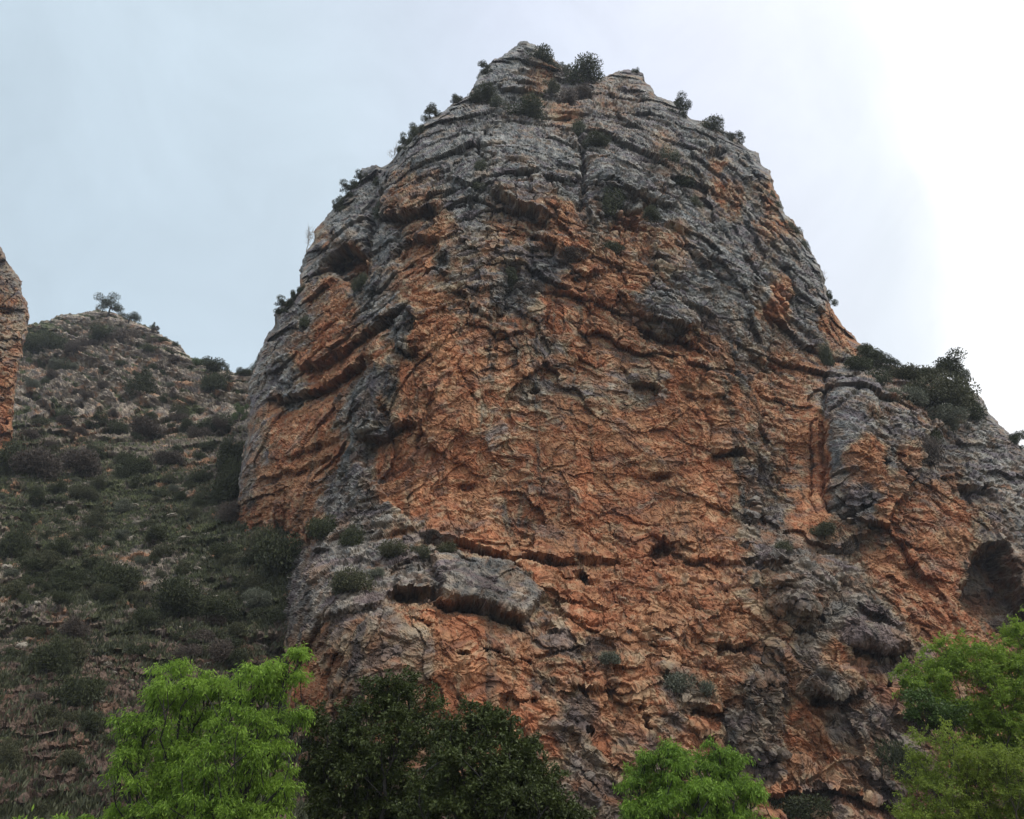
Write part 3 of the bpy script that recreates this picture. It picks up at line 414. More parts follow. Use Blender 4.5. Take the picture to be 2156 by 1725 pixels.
SL_LEDGE = [([(60, 760), (110, 745), (160, 742), (200, 760), (250, 790)], 1.6, 26, .6, 18), ([(60, 700), (140, 690), (190, 690)], 1.0, 14, .3, 12), ([(150, 800), (230, 790), (330, 850)], 1.3, 14, .4, 12), ([(250, 730), (330, 770), (420, 800)], 1.2, 14, .4, 12), ([(200, 700), (280, 715), (350, 745)], 1.2, 14, .4, 12), ([(330, 830), (400, 850), (480, 870)], 1.2, 14, .4, 12), ([(40, 800), (90, 840), (150, 880), (160, 930)], 2.2, 40, .6, 20), ([(440, 830), (480, 815), (520, 820)], 1.2, 16, .4, 12), ([(180, 940), (250, 960), (330, 975)], 1.4, 26, .4, 20),
 ([(90, 1050), (150, 1062), (240, 1066)], .6, 10, .5, 10), ([(380, 1340), (450, 1345), (520, 1342), (600, 1350)], 1.6, 22, .3, 20), ([(230, 1330), (300, 1325), (380, 1335)], .9, 14, .3, 12), ([(40, 1140), (80, 1150), (120, 1170)], 1.3, 20, .3, 14), ([(250, 1160), (330, 1170), (420, 1160)], .6, 12, .3, 12), ([(0, 1290), (60, 1300), (120, 1330)], .8, 14, .3, 12), ([(560, 1360), (600, 1370), (640, 1365)], 1.5, 22, .3, 15)]
def build_slope():
    S = build_sheet(OUT_S, DEP_S, -380, 960, 620, 2000, 1.9, 20, 8, 1.2, 3, (4, 5, 4))
    B = S.B.astype(np.float32); x, y = S.gx, S.gy; q0 = (B[..., 0], B[..., 1], B[..., 2])
    w1 = fbm(q0, .1, 3, 21); w2 = fbm(q0, .1, 3, 22); w3 = fbm(q0, .5, 2, 23); w4 = fbm(q0, .5, 2, 24)
    far = sstep(980, 840, y)                                                 # rock bands in the upper gully
    hs = B[..., 2] + far * .5 * B[..., 0]
    qs = (B[..., 0] * .5 + w1 * 1.5, B[..., 1] * .5 + w2 * 1.5, hs * 1.2 + w1 + w3 * .4); qi = (B[..., 0] + w3, B[..., 1] + w4, B[..., 2] + w3)
    f1, e1 = facet(qs, .28, 8, .9); f2, e2 = facet(qs, .8, 9, 1)
    D = .8 * fbm(q0, .12, 3, 25) + f1 * lerp(.55, .55, far) + f2 * lerp(.35, .12, far)
    b = hs * .30 + w1 * lerp(1.2, .5, far) + .12 * w3; led = saw(b, .15); D -= led * lerp(.5, 2.8, far) * (.4 + .6 * sstep(-.4, .3, w2))
    D = D.astype(np.float64); features(S, D, 5 * w3, 5 * w4, SL_LEDGE, [], [], [])
    P = stage(S, D); q0 = (P[..., 0], P[..., 1], P[..., 2]); qi = (P[..., 0] + w3, P[..., 1] + w4, P[..., 2] + w3)
    hs = P[..., 2] + far * .5 * P[..., 0]; qs = (P[..., 0] * .5 + w1 * 1.5, P[..., 1] * .5 + w2 * 1.5, hs * 1.2 + w1 + w3 * .4)
    f3, e3 = facet(qi, 1.6, 10, 1); f4, _ = facet(qi, 3.4, 15, 1)
    b = hs * .95 + w2 * lerp(1.2, .4, far) + .15 * w3; D = (f3 * .22 + f4 * .1 + .10 * fbm(qi, 1.4, 3, 26, .6, True)) * lerp(1, .5, far) - saw(b, .2) * lerp(.15, .8, far); bed = R1[(np.floor(b).astype(np.int32) * 5) & 255]
    S.D = D.astype(np.float64)
    pts = np.array([(60, 700, .8, 0), (150, 690, .2, 0), (230, 690, .2, 0), (300, 740, .15, 0), (120, 770, .1, 0), (90, 830, .3, 0), (200, 830, .15, 0), (280, 800, .2, 0), (350, 800, .15, 0), (420, 800, .2, 0), (480, 820, .2, 0), (430, 870, .35, 0), (340, 880, .3, 0), (250, 890, .35, 0), (150, 900, .4, 0), (80, 920, .7, 0), (400, 950, .5, 0), (220, 980, .8, 0), (120, 1010, .8, 0), (350, 1010, .7, 0), (470, 960, .4, 0), (60, 1080, .8, 0), (40, 1120, .35, 0), (150, 1080, .7, 0), (250, 1080, .9, 0), (400, 1080, .95, 0), (300, 1190, .2, 0), (350, 1220, .35, 0), (150, 1200, .9, 0), (450, 1200, .9, 0), (560, 1250, .9, 0), (250, 1270, .8, 0), (430, 1300, .8, 0), (60, 1300, .2, 0), (150, 1310, .3, 0), (350, 1360, .35, 0), (500, 1360, .3, 0), (600, 1340, .4, 0), (100, 1400, .5, 0), (200, 1430, .05, 0), (60, 1500, .15, 0), (150, 1550, .0, 0), (200, 1650, .0, 0), (50, 1650, .05, 0), (50, 1725, .5, 0), (640, 1600, .3, 0), (600, 1500, .3, 0)], float)
    gd, _ = shepard(x + 26 * w3 + 20 * w1, y + 26 * w4 + 20 * w2, pts)
    n1 = fbm(q0, .3, 4, 27, .65) * 1.2; n2 = fbm(qs, .7, 4, 28, .65) * 1.2; n3 = fbm(qi, 1.1, 4, 29, .7) * 1.2
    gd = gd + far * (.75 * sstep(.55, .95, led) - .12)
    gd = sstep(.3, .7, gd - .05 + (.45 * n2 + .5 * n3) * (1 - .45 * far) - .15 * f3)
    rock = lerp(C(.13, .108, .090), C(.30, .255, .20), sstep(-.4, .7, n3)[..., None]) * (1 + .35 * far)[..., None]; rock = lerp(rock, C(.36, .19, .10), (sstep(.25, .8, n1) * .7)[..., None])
    rock = lerp(rock, C(.11, .10, .11), (sstep(.1, .7, n2) * .6)[..., None])
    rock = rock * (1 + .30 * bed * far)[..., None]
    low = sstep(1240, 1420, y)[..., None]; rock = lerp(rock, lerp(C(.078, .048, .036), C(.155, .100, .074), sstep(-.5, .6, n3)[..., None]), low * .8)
    grass = lerp(C(.036, .046, .019), C(.100, .110, .050), sstep(-.5, .7, n3)[..., None]); grass = lerp(grass, C(.07, .058, .042), (sstep(.1, .8, n1) * .6)[..., None])
    col = lerp(rock, grass, gd[..., None])
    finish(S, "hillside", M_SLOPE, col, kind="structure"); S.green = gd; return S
SLOPE = build_slope()
# valley floor to the horizon
def build_ground():
    xs = np.concatenate([-np.geomspace(3000, 80, 14), np.linspace(-70, 70, 90), np.geomspace(80, 3000, 14)]); ys = np.concatenate([-np.geomspace(3000, 30, 12), np.linspace(-25, 70, 70), np.geomspace(80, 3000, 14)])
    X, Y = np.meshgrid(xs, ys); q = (X.astype(np.float32), Y.astype(np.float32), X.astype(np.float32) * 0)
    Z = .35 * fbm(q, .08, 3, 31) + .08 * fbm(q, .6, 3, 32); Z = np.where(np.hypot(X, Y) < 4, Z * .3, Z) - .1
    V = np.stack([X, Y, Z], -1).reshape(-1, 3); n = len(xs); i = np.arange(len(ys) - 1)[:, None] * n + np.arange(n - 1)[None]
    f = np.stack([i, i + 1, i + n + 1, i + n], -1).reshape(-1, 4)
    c = lerp(C(.05, .06, .03), C(.13, .11, .075), sstep(-.4, .5, fbm(q, .3, 4, 33))[..., None]).reshape(-1, 3)
    link("ground", mesh_np("ground", V, f, M_SLOPE, True, c), kind="structure")
build_ground()

# ------------------------------------------------------------------ plants
GREEN = mat_leaf("scrub_green_mat", (.018, .025, .010), (.062, .072, .026), .15)
OLIVE = mat_leaf("scrub_olive_mat", (.035, .042, .020), (.095, .095, .045), .15)
BROWN = mat_leaf("scrub_brown_mat", (.045, .034, .028), (.115, .090, .070), .1)
GREY = mat_leaf("scrub_grey_mat", (.060, .070, .050), (.150, .160, .110), .1)
FRESH = mat_leaf("scrub_fresh_mat", (.055, .085, .025), (.14, .19, .07), .25)
FWD = np.array([0, math.cos(PITCH), math.sin(PITCH)])
def leaf_quads(c, d, n, L, w):
    """pointed leaves: centre, direction, side vector, length, width -> vertices and quads"""
    n = np.cross(d, n); n /= np.linalg.norm(n, axis=1)[:, None] + 1e-9; up_v = np.cross(n, d)
    L = L[:, None]; w = w[:, None]
    V = np.stack([c - d * L * .5, c + n * w * .5 - up_v * w * .12, c + d * L * .5, c - n * w * .5 - up_v * w * .12], 1).reshape(-1, 3)
    return V, np.arange(len(V)).reshape(-1, 4)
def unit(n, r):
    v = r.normal(size=(n, 3)); return v / np.linalg.norm(v, axis=1)[:, None]
def tubes(paths, sides=5):
    V = []; Fc = []; o = 0
    for P, R in paths:
        P = np.asarray(P, float); R = np.asarray(R, float); n = len(P)
        T = np.gradient(P, axis=0); T /= np.linalg.norm(T, axis=1)[:, None] + 1e-9
        a = np.cross(T, np.array([.31, .17, .93])); a /= np.linalg.norm(a, axis=1)[:, None] + 1e-9; b = np.cross(T, a)
        an = np.arange(sides) * 2 * math.pi / sides
        ring = P[:, None] + R[:, None, None] * (np.cos(an)[None, :, None] * a[:, None] + np.sin(an)[None, :, None] * b[:, None])
        V.append(ring.reshape(-1, 3)); i = np.arange(n - 1)[:, None] * sides; j = np.arange(sides)[None]; k = (j + 1) % sides
        Fc.append(np.stack([i + j, i + k, i + sides + k, i + sides + j], -1).reshape(-1, 4) + o); o += n * sides
    return np.concatenate(V), np.concatenate(Fc)
def branchwork(base, top, targets, r0, rng, bend=.25, start=.25):
    """limbs from a trunk to every cluster of leaves, each joining the nearest limb already there"""
    n = 7; t = np.linspace(0, 1, n)[:, None]; ax = top - base; L = np.linalg.norm(ax)
    tr = base + ax * t + rng.normal(size=(n, 3)) * .025 * L * np.sin(t * math.pi)
    nodes = list(tr); par = [-1] + list(range(n - 1)); cnt = [0] * n; ends = []
    order = np.argsort(np.linalg.norm(targets - (base + ax * .6), axis=1)); k0 = max(1, int(start * n))
    for q in order:
        T = targets[q]; N_ = np.array(nodes[k0:]); d = N_ - T; cost = np.linalg.norm(d, axis=1) + np.where(N_[:, 2] > T[2] - .1 * L, .5 * L, 0) * .5
        i = int(np.argmin(cost)) + k0; A = np.array(nodes[i]); m = max(3, int(np.linalg.norm(T - A) / (.09 * L)) + 2); prev = i
        side = rng.normal(size=3) * .08 * np.linalg.norm(T - A)
        for s_ in range(1, m):
            u = s_ / (m - 1); p = A + (T - A) * u + side * math.sin(u * math.pi); p[2] += -bend * np.linalg.norm((T - A)[:2]) * .5 * math.sin(u * math.pi) * (1 if bend > 0 else -1) * .6
            nodes.append(p); par.append(prev); cnt.append(0); prev = len(nodes) - 1
        ends.append(prev)
    w = np.zeros(len(nodes)); 
    for e in ends: w[e] += 1
    for i in range(len(nodes) - 1, 0, -1): w[par[i]] += w[i] * (1 if par[i] >= 0 else 0)
    w = np.maximum(w, 1); R = r0 * np.sqrt(w / w[0]); R = np.maximum(R, r0 * .06)
    kids = {}
    for i, p in enumerate(par): kids.setdefault(p, []).append(i)
    paths = []; stack = [(0, None)]
    while stack:
        i, pr = stack.pop(); P = [nodes[pr]] if pr is not None else []; Rr = [R[i]] if pr is not None else []
        while True:
            P.append(nodes[i]); Rr.append(R[i]); ks = kids.get(i, [])
            if not ks: break
            ks = sorted(ks, key=lambda k: -w[k]); stack += [(k, i) for k in ks[1:]]; i = ks[0]
        if len(P) > 1: paths.append((P, Rr))
    return paths
def shrub_meshes(kind, mat, seed, nm):
    """a bush about one metre wide standing on the origin: leaves and stems"""
    r = np.random.RandomState(seed)
    if kind == 'round': n, lob, hz, leaf = 5200, 13, .75, .052
    elif kind == 'low': n, lob, hz, leaf = 3400, 13, .38, .052
    elif kind == 'wispy': n, lob, hz, leaf = 4200, 17, .85, .050
    elif kind == 'cone': n, lob, hz, leaf = 4200, 16, 1.7, .055
    elif kind == 'umbrella': n, lob, hz, leaf = 3200, 12, .9, .045
    else: n, lob, hz, leaf = 0, 14, 1.2, 0
    lc = []; lr = []
    for i in range(lob):
        a = r.rand() * 6.28; t = (i + .5) / lob
        if kind == 'cone': z = hz * (.1 + .8 * t); rr = .42 * (1 - t) * r.rand(); R = .30 * (1 - t) + .09
        elif kind == 'umbrella': z = hz * (.62 + .25 * r.rand()); rr = .45 * math.sqrt(r.rand()); R = .15 + .07 * r.rand()
        elif kind == 'wispy': z = hz * (.12 + .78 * r.rand()); rr = .42 * math.sqrt(r.rand()); R = .10 + .10 * r.rand()
        elif kind == 'bare': z = hz * (.5 + .5 * r.rand()); rr = .45 * r.rand(); R = .1
        else: rr = .36 * math.sqrt(r.rand()); z = hz * (.25 + .5 * r.rand() * (1 - rr)); R = .16 + .12 * r.rand()
        lc.append((rr * math.cos(a), rr * math.sin(a), z)); lr.append(R)
    lc = np.array(lc); lr = np.array(lr)
    st = branchwork(np.array([0, 0, -.15]), np.array([.03, .02, hz * .55]), lc, .035 if kind in ('wispy', 'umbrella', 'cone') else .02, r, start=.2)
    if kind == 'bare':
        tw = []
        for c in lc:
            for _ in range(5): e = c + unit(1, r)[0] * .22 + np.array([0, 0, .12]); tw.append(([c, (c + e) / 2 + unit(1, r)[0] * .03, e], [.008, .006, .004]))
        st += tw
    sv, sf = tubes(st, 4); stem = mesh_np(nm + "_stem", sv, sf, DRY if kind == 'bare' else BARK_D)
    if n == 0: return None, stem
    k = r.choice(lob, n, p=lr ** 2 / (lr ** 2).sum()); u = unit(n, r); rad_ = lr[k] * (.45 + .65 * r.rand(n)) ; c = lc[k] + u * rad_[:, None] * np.array([1, 1, .8])
    c[:, 2] = np.abs(c[:, 2]); d = u * .6 + unit(n, r) * .7 + np.array([0, 0, .35]); d /= np.linalg.norm(d, axis=1)[:, None]
    V, f = leaf_quads(c, d, unit(n, r), leaf * (.6 + .8 * r.rand(n)), leaf * (.35 + .3 * r.rand(n)))
    return mesh_np(nm + "_foliage", V, f, mat, False), stem
PROTO = {}
def proto(kind, tint):
    mats = {'g': GREEN, 'o': OLIVE, 'b': BROWN, 'y': GREY, 'f': FRESH}
    if (kind, tint) not in PROTO: PROTO[(kind, tint)] = [shrub_meshes(kind, mats[tint], 11 * i + len(kind) * 7 + ord(tint), kind + "_shrub") for i in range(2)]
    return PROTO[(kind, tint)]
def merged(kind, tint, v):
    """the same bush as one mesh, for copies too small to show parts"""
    key = (kind, tint, v, 'one')
    if key not in PROTO:
        fo, stm = proto(kind, tint)[v]; me = []
        Vs = []; Fs = []; mi = []; o = 0
        for j, m in enumerate((fo, stm)):
            V = np.empty(len(m.vertices) * 3, np.float32); m.vertices.foreach_get("co", V); V = V.reshape(-1, 3)
            Fq = np.empty(len(m.loops), np.int32); m.loops.foreach_get("vertex_index", Fq); Fq = Fq.reshape(-1, 4)
            Vs.append(V); Fs.append(Fq + o); mi += [j] * len(Fq); o += len(V)
        m = mesh_np("shrub", np.concatenate(Vs), np.concatenate(Fs), fo.materials[0], False); m.materials.append(stm.materials[0])
        m.polygons.foreach_set("material_index", np.array(mi, np.int32)); PROTO[key] = m
    return PROTO[key]
def surf(S, px, py):
    j = int(round((px - S.x0) / S.st)); i = int(round((py - S.y0) / S.st)); i = min(max(i, 0), S.P.shape[0] - 1); j = min(max(j, 0), S.P.shape[1] - 1)
    return S.P[i, j]
R_ = random.Random(5)
def plant(S, px, py, w, h, kind, tint, label, name=None, cat=None, group=None, parts=True, lean=0):
    P = surf(S, px, py); dz = float((P - CAM) @ FWD); m = dz / F; sx = w * m * 1.08; sz = h * m / .84 * 1.08
    base = {'round': .75, 'low': .45, 'wispy': 1.05, 'cone': 1.75, 'umbrella': 1.0, 'bare': 1.25}[kind]
    nm = name or ('tree' if kind in ('cone', 'umbrella') else 'dead_shrub' if kind == 'bare' else 'shrub'); cat = cat or nm.replace('_', ' ')
    v = R_.randrange(2); loc = P + np.array([0, .05 * sx, -.03 * sz]); sc_ = (sx / 1.0, sx / 1.0, sz / base)
    if parts and kind != 'bare':
        o = link(nm, None, label=label, category=cat, group=group); fo, stm = proto(kind, tint)[v]
        link('foliage' if nm == 'shrub' else 'crown', fo, o); link('stem' if nm == 'shrub' else 'trunk', stm, o)
    elif kind == 'bare': o = link(nm, proto(kind, tint)[v][1], label=label, category=cat, group=group)
    else: o = link(nm, merged(kind, tint, v), label=label, category=cat, group=group)
    o.location = loc; o.scale = sc_; o.rotation_euler = (0, lean, R_.random() * 6.28); return o
HAND = [
 (1022, 158, 36, 28, 'wispy', 'g', 'small dark bush leaning out of the left edge just below the summit'),
 (1138, 140, 66, 44, 'round', 'g', 'dark bush clinging to the summit just right of the topmost rock'),
 (1166, 152, 34, 30, 'round', 'g', 'small dark bush right beside the summit bush'),
 (1192, 156, 24, 34, 'wispy', 'y', 'thin airy bush in the notch between summit bush and big round bush'),
 (1232, 178, 80, 60, 'round', 'g', 'largest round dark bush on the skyline between the two summits'),
 (1340, 154, 18, 12, 'low', 'g', 'tiny bush on top of the second smaller summit'),
 (1432, 246, 52, 50, 'wispy', 'g', 'dark bush sticking out of the right skyline below the second summit'),
 (1505, 278, 60, 30, 'low', 'g', 'low bush on the right skyline left of the detached rock pillar'),
 (1552, 302, 40, 26, 'wispy', 'o', 'thin bush on the right skyline just above the rock pillar'),
 (957, 218, 30, 24, 'wispy', 'g', 'small bush alone on the upper left skyline'),
 (905, 252, 42, 30, 'wispy', 'o', 'olive bush on the left skyline above the column of bushes'),
 (868, 292, 40, 44, 'wispy', 'g', 'dark upright bush on the left skyline below the olive bush'),
 (850, 325, 34, 48, 'wispy', 'g', 'dark bush on the left skyline next to the bare twigs'),
 (828, 350, 26, 50, 'bare', 'g', 'pale leafless twigs on the left skyline above the boulder knob'),
 (757, 390, 36, 30, 'wispy', 'g', 'uppermost bush of the strip left of the boulder knob'),
 (734, 418, 44, 40, 'wispy', 'g', 'middle bush of the strip along the left skyline'),
 (708, 448, 34, 50, 'wispy', 'g', 'lowest bush of the strip along the left skyline'),
 (645, 540, 36, 62, 'bare', 'g', 'bleached leafless shrub jutting from the left edge of the crag'),
 (622, 632, 32, 36, 'wispy', 'g', 'upper of two bushes on the left edge above the valley notch'),
 (594, 662, 44, 36, 'wispy', 'g', 'lower of two bushes on the left edge above the valley notch'),
 (1632, 440, 26, 56, 'wispy', 'g', 'dark bush on the right skyline beneath the rock pillar'),
 (1672, 492, 36, 26, 'low', 'o', 'low bush on the right skyline where it steepens'),
 (1698, 528, 18, 30, 'low', 'g', 'narrow bush hugging the steep right skyline'),
 (1748, 645, 28, 44, 'wispy', 'g', 'bush jutting from the right skyline above the shoulder'),
 (1736, 606, 22, 34, 'bare', 'g', 'thin bare twigs just above the bush on the lower right skyline'),
 (1818, 742, 40, 20, 'low', 'o', 'low bush where the right skyline meets the shoulder'),
 (1850, 778, 46, 38, 'wispy', 'g', 'first bush on the shoulder of the right buttress'),
 (1884, 790, 50, 44, 'wispy', 'g', 'second bush along the shoulder of the right buttress'),
 (1925, 806, 60, 36, 'round', 'g', 'dark bush left of the airy tree on the shoulder'),
 (1992, 820, 100, 76, 'wispy', 'g', 'airy dark tree standing on the skyline of the right shoulder', 'tree'),
 (2032, 830, 40, 60, 'wispy', 'g', 'narrow dark tree at the right end of the shoulder bushes', 'tree'),
 (2012, 880, 120, 90, 'round', 'o', 'big olive green bush spreading below the shoulder tree'),
 (1958, 862, 90, 80, 'round', 'o', 'green bush left of the big olive bush on the shoulder'),
 (2046, 890, 60, 76, 'round', 'g', 'dark bush at the right foot of the shoulder thicket'),
 (1978, 935, 60, 56, 'round', 'g', 'dark bush in the gully below the shoulder thicket'),
 (1830, 762, 60, 24, 'low', 'g', 'low scrub where the shoulder begins behind the first bush'),
 (1900, 802, 80, 30, 'low', 'o', 'olive mat of scrub linking the shoulder bushes'),
 (1965, 815, 70, 40, 'round', 'o', 'olive bush at the foot of the airy shoulder tree'),
 (1930, 850, 60, 40, 'low', 'y', 'pale green scrub below the olive mat on the shoulder'),
 (2000, 900, 80, 50, 'round', 'y', 'grey green bush in front of the big olive bush'),
 (1966, 975, 50, 56, 'low', 'b', 'brown scrubby bush lowest in the shoulder gully'),
 (1806, 785, 60, 28, 'low', 'g', 'grey green mat on top of the right buttress column'),
 (1848, 815, 56, 34, 'low', 'g', 'dark mat of scrub behind the buttress column top'),
 (1880, 842, 50, 30, 'low', 'y', 'pale mat of scrub right of the buttress column top'),
 (2146, 946, 40, 44, 'wispy', 'g', 'bush on the far right skyline at the picture edge'),
 (1016, 212, 60, 34, 'round', 'g', 'dark bush on the left end of the ledge under the summit'),
 (1106, 242, 84, 48, 'round', 'g', 'broad dark bush in the middle of the ledge under the summit'),
 (1052, 222, 40, 24, 'low', 'g', 'low bush between two dark bushes under the summit'),
 (1160, 205, 50, 40, 'wispy', 'o', 'loose olive bush right below the summit bush'),
 (1188, 222, 46, 50, 'round', 'b', 'brownish bush in the hollow between the summits'),
 (1226, 205, 50, 34, 'round', 'b', 'brown scrub below the largest skyline bush'),
 (1216, 278, 44, 44, 'low', 'g', 'dark bush above the long vertical crack'),
 (1252, 308, 56, 30, 'round', 'g', 'round bush at the top of the long vertical crack'),
 (1290, 452, 50, 80, 'round', 'g', 'tall dark bush in the hollow right of the vertical crack'),
 (1372, 470, 40, 34, 'round', 'g', 'small dark bush on the diagonal beds right of centre'),
 (1296, 540, 50, 34, 'round', 'g', 'dark bush where grey rock gives way to orange'),
 (1212, 578, 80, 60, 'wispy', 'b', 'shaggy brown bush hanging over the top of the orange wall'),
 (1110, 620, 60, 44, 'wispy', 'b', 'twiggy bush in the dark cleft above the orange wall'),
 (1082, 610, 40, 60, 'wispy', 'g', 'dark bush filling the cleft above the orange wall'),
 (1008, 362, 26, 48, 'round', 'g', 'upright dark bush in the crack of the upper grey dome'),
 (1012, 398, 34, 30, 'round', 'g', 'small bush directly under the crack in the grey dome'),
 (786, 455, 40, 66, 'round', 'g', 'dark bush wedged between rounded pillar and main crag'),
 (790, 385, 30, 36, 'round', 'g', 'bush at the foot of the boulder knob on the left ridge'),
 (752, 612, 36, 50, 'round', 'g', 'dark bush in the recess below the rounded pillar'),
 (642, 690, 26, 26, 'low', 'g', 'small bush on the left edge below two skyline bushes'),
 (1402, 352, 50, 34, 'low', 'g', 'left low bush on the upper right grey slope'),
 (1440, 385, 54, 40, 'low', 'g', 'right low bush on the upper right grey slope'),
 (1470, 430, 34, 24, 'low', 'o', 'small olive patch on the diagonal grey beds'),
 (1744, 772, 26, 56, 'low', 'g', 'narrow bush above the smooth orange corner'),
 (1738, 1140, 56, 36, 'round', 'o', 'bush at the foot of the smooth orange corner'),
 (1772, 1158, 46, 40, 'low', 'b', 'brown scrub right of the bush under the orange corner'),
 (1650, 1166, 44, 26, 'low', 'o', 'small low bush on the ledge left of the orange corner'),
 (915, 1140, 56, 34, 'wispy', 'b', 'purplish dry bush at the left start of the long ledge'),
 (690, 1150, 70, 60, 'round', 'g', 'dark bush against the wall foot left of the grey slab'),
 (738, 1150, 50, 40, 'low', 'g', 'low green bush right of the dark wall foot bush'),
 (833, 1172, 64, 36, 'round', 'o', 'olive bush on the ledge above the jutting small block'),
 (885, 1165, 50, 26, 'low', 'o', 'low bush on the ledge left of the big grey slab'),
 (950, 1158, 64, 22, 'low', 'o', 'flat mat of scrub along the top of the big grey slab'),
 (738, 1250, 90, 44, 'low', 'o', 'broad flat scrub on the grey block left of the slab'),
 (790, 1215, 40, 22, 'low', 'y', 'pale tuft on the grey block left of the slab'),
 (1434, 1455, 84, 38, 'low', 'y', 'grey green scrub low on the orange rock above the bright round tree'),
 (1487, 1462, 56, 30, 'low', 'y', 'smaller grey scrub patch right of the grey green scrub'),
 (1700, 1738, 120, 66, 'round', 'g', 'dark bush at the bottom edge right of the bright round tree'),
 (1868, 1712, 90, 110, 'round', 'g', 'dark ivy bush at the bottom beside the olive tree'),
 (1890, 1640, 80, 70, 'low', 'g', 'dark trailing scrub above the ivy bush'),
 (1278, 1398, 50, 24, 'low', 'y', 'small tuft in the middle of the lower orange wall'),
 (2142, 1300, 70, 46, 'bare', 'g', 'thin dead branch reaching across the cave at the right edge'),
 (1062, 705, 20, 14, 'low', 'g', 'tiny tuft under the dark wedge on the orange wall'),
]
for t in HAND: plant(MAIN, *t[:6], t[6], name=t[7] if len(t) > 7 else None)
HAND_S = [
 (222, 668, 56, 44, 'umbrella', 'g', 'larger umbrella shaped tree alone on top of the distant hill'),
 (266, 684, 38, 32, 'umbrella', 'g', 'smaller umbrella shaped tree right of the larger one on the hilltop'),
 (66, 740, 60, 60, 'round', 'g', 'green bush beside the left cliff edge on the distant hill'),
 (98, 735, 60, 52, 'round', 'g', 'second green bush from the left cliff edge on the distant hill'),
 (122, 770, 44, 30, 'low', 'g', 'low green patch under the left hill bushes'),
 (165, 735, 56, 44, 'round', 'b', 'dark brownish bush below the hilltop rocks'),
 (212, 715, 60, 34, 'round', 'g', 'dark bush just below the umbrella trees'),
 (255, 712, 56, 32, 'low', 'b', 'brown low bush right below the umbrella trees'),
 (284, 830, 76, 78, 'cone', 'g', 'big dark conical tree in the middle of the distant hill'),
 (312, 735, 30, 16, 'low', 'g', 'small bush on the right slope of the hilltop'),
 (322, 694, 14, 20, 'cone', 'g', 'tiny pointed bush on the right skyline of the hill'),
 (368, 728, 14, 10, 'low', 'g', 'lowest tiny bush on the right skyline of the hill'),
 (415, 772, 36, 20, 'round', 'f', 'light green bush left in the notch between hill and crag'),
 (452, 784, 52, 34, 'round', 'g', 'dark round bush in the notch between hill and crag'),
 (482, 796, 34, 20, 'low', 'g', 'low dark bush at the bottom of the notch'),
 (512, 792, 34, 22, 'round', 'g', 'round bush beside the conifer in the notch'),
 (538, 790, 26, 52, 'cone', 'g', 'pointed conifer against the sky beside the crag'),
 (450, 815, 60, 40, 'low', 'g', 'green patch of scrub just below the notch'),
 (300, 920, 70, 40, 'round', 'b', 'dark brown bush in the middle of the gully'),
 (455, 905, 60, 40, 'round', 'g', 'dark bush in the gully right of the brown bush'),
 (500, 880, 30, 50, 'wispy', 'f', 'pale flowering bush against the left foot of the crag'),
 (482, 1000, 60, 90, 'round', 'g', 'upper tall dark bush in the corner beside the crag'),
 (478, 1060, 64, 90, 'round', 'g', 'middle tall dark bush in the corner beside the crag'),
 (476, 1110, 56, 60, 'round', 'b', 'lower dark bush in the corner beside the crag'),
 (60, 1010, 90, 70, 'round', 'b', 'dark brown bush at the foot of the left cliff edge'),
 (152, 1002, 80, 70, 'round', 'b', 'dark brown bush second from the left cliff edge'),
 (275, 1005, 60, 44, 'round', 'g', 'dark green bush in the middle of the upper slope'),
 (345, 990, 70, 40, 'round', 'b', 'brownish bush right of the dark green bush on the upper slope'),
 (10, 1000, 70, 70, 'round', 'g', 'dark green bush right under the orange base of the left cliff edge'),
 (38, 1000, 50, 60, 'low', 'o', 'olive scrub filling the corner below the left cliff edge'),
 (20, 1180, 60, 80, 'round', 'g', 'dark green bush at the left picture edge halfway down'),
 (600, 1215, 120, 100, 'round', 'g', 'large dark bush in front of the wall foot left of the grey block'),
 (548, 1175, 70, 70, 'round', 'o', 'olive bush left of the large dark bush at the wall foot'),
 (240, 1250, 90, 80, 'round', 'g', 'dark bush mid slope above the bright green tree'),
 (370, 1300, 110, 80, 'round', 'g', 'broad dark bush right above the bright green tree'),
 (455, 1310, 80, 60, 'round', 'g', 'dark bush between broad bush and grey block'),
 (610, 1560, 70, 60, 'round', 'g', 'dark bush right behind the bright green tree'),
 (130, 1400, 70, 76, 'round', 'o', 'yellowish green bush on the lower left slope'),
 (95, 1420, 80, 80, 'round', 'g', 'dark green bush left of the yellowish bush on the lower slope'),
 (175, 1480, 90, 60, 'low', 'g', 'dark low bush below the yellowish bush'),
]
for t in HAND_S: plant(SLOPE, *t[:6], t[6])
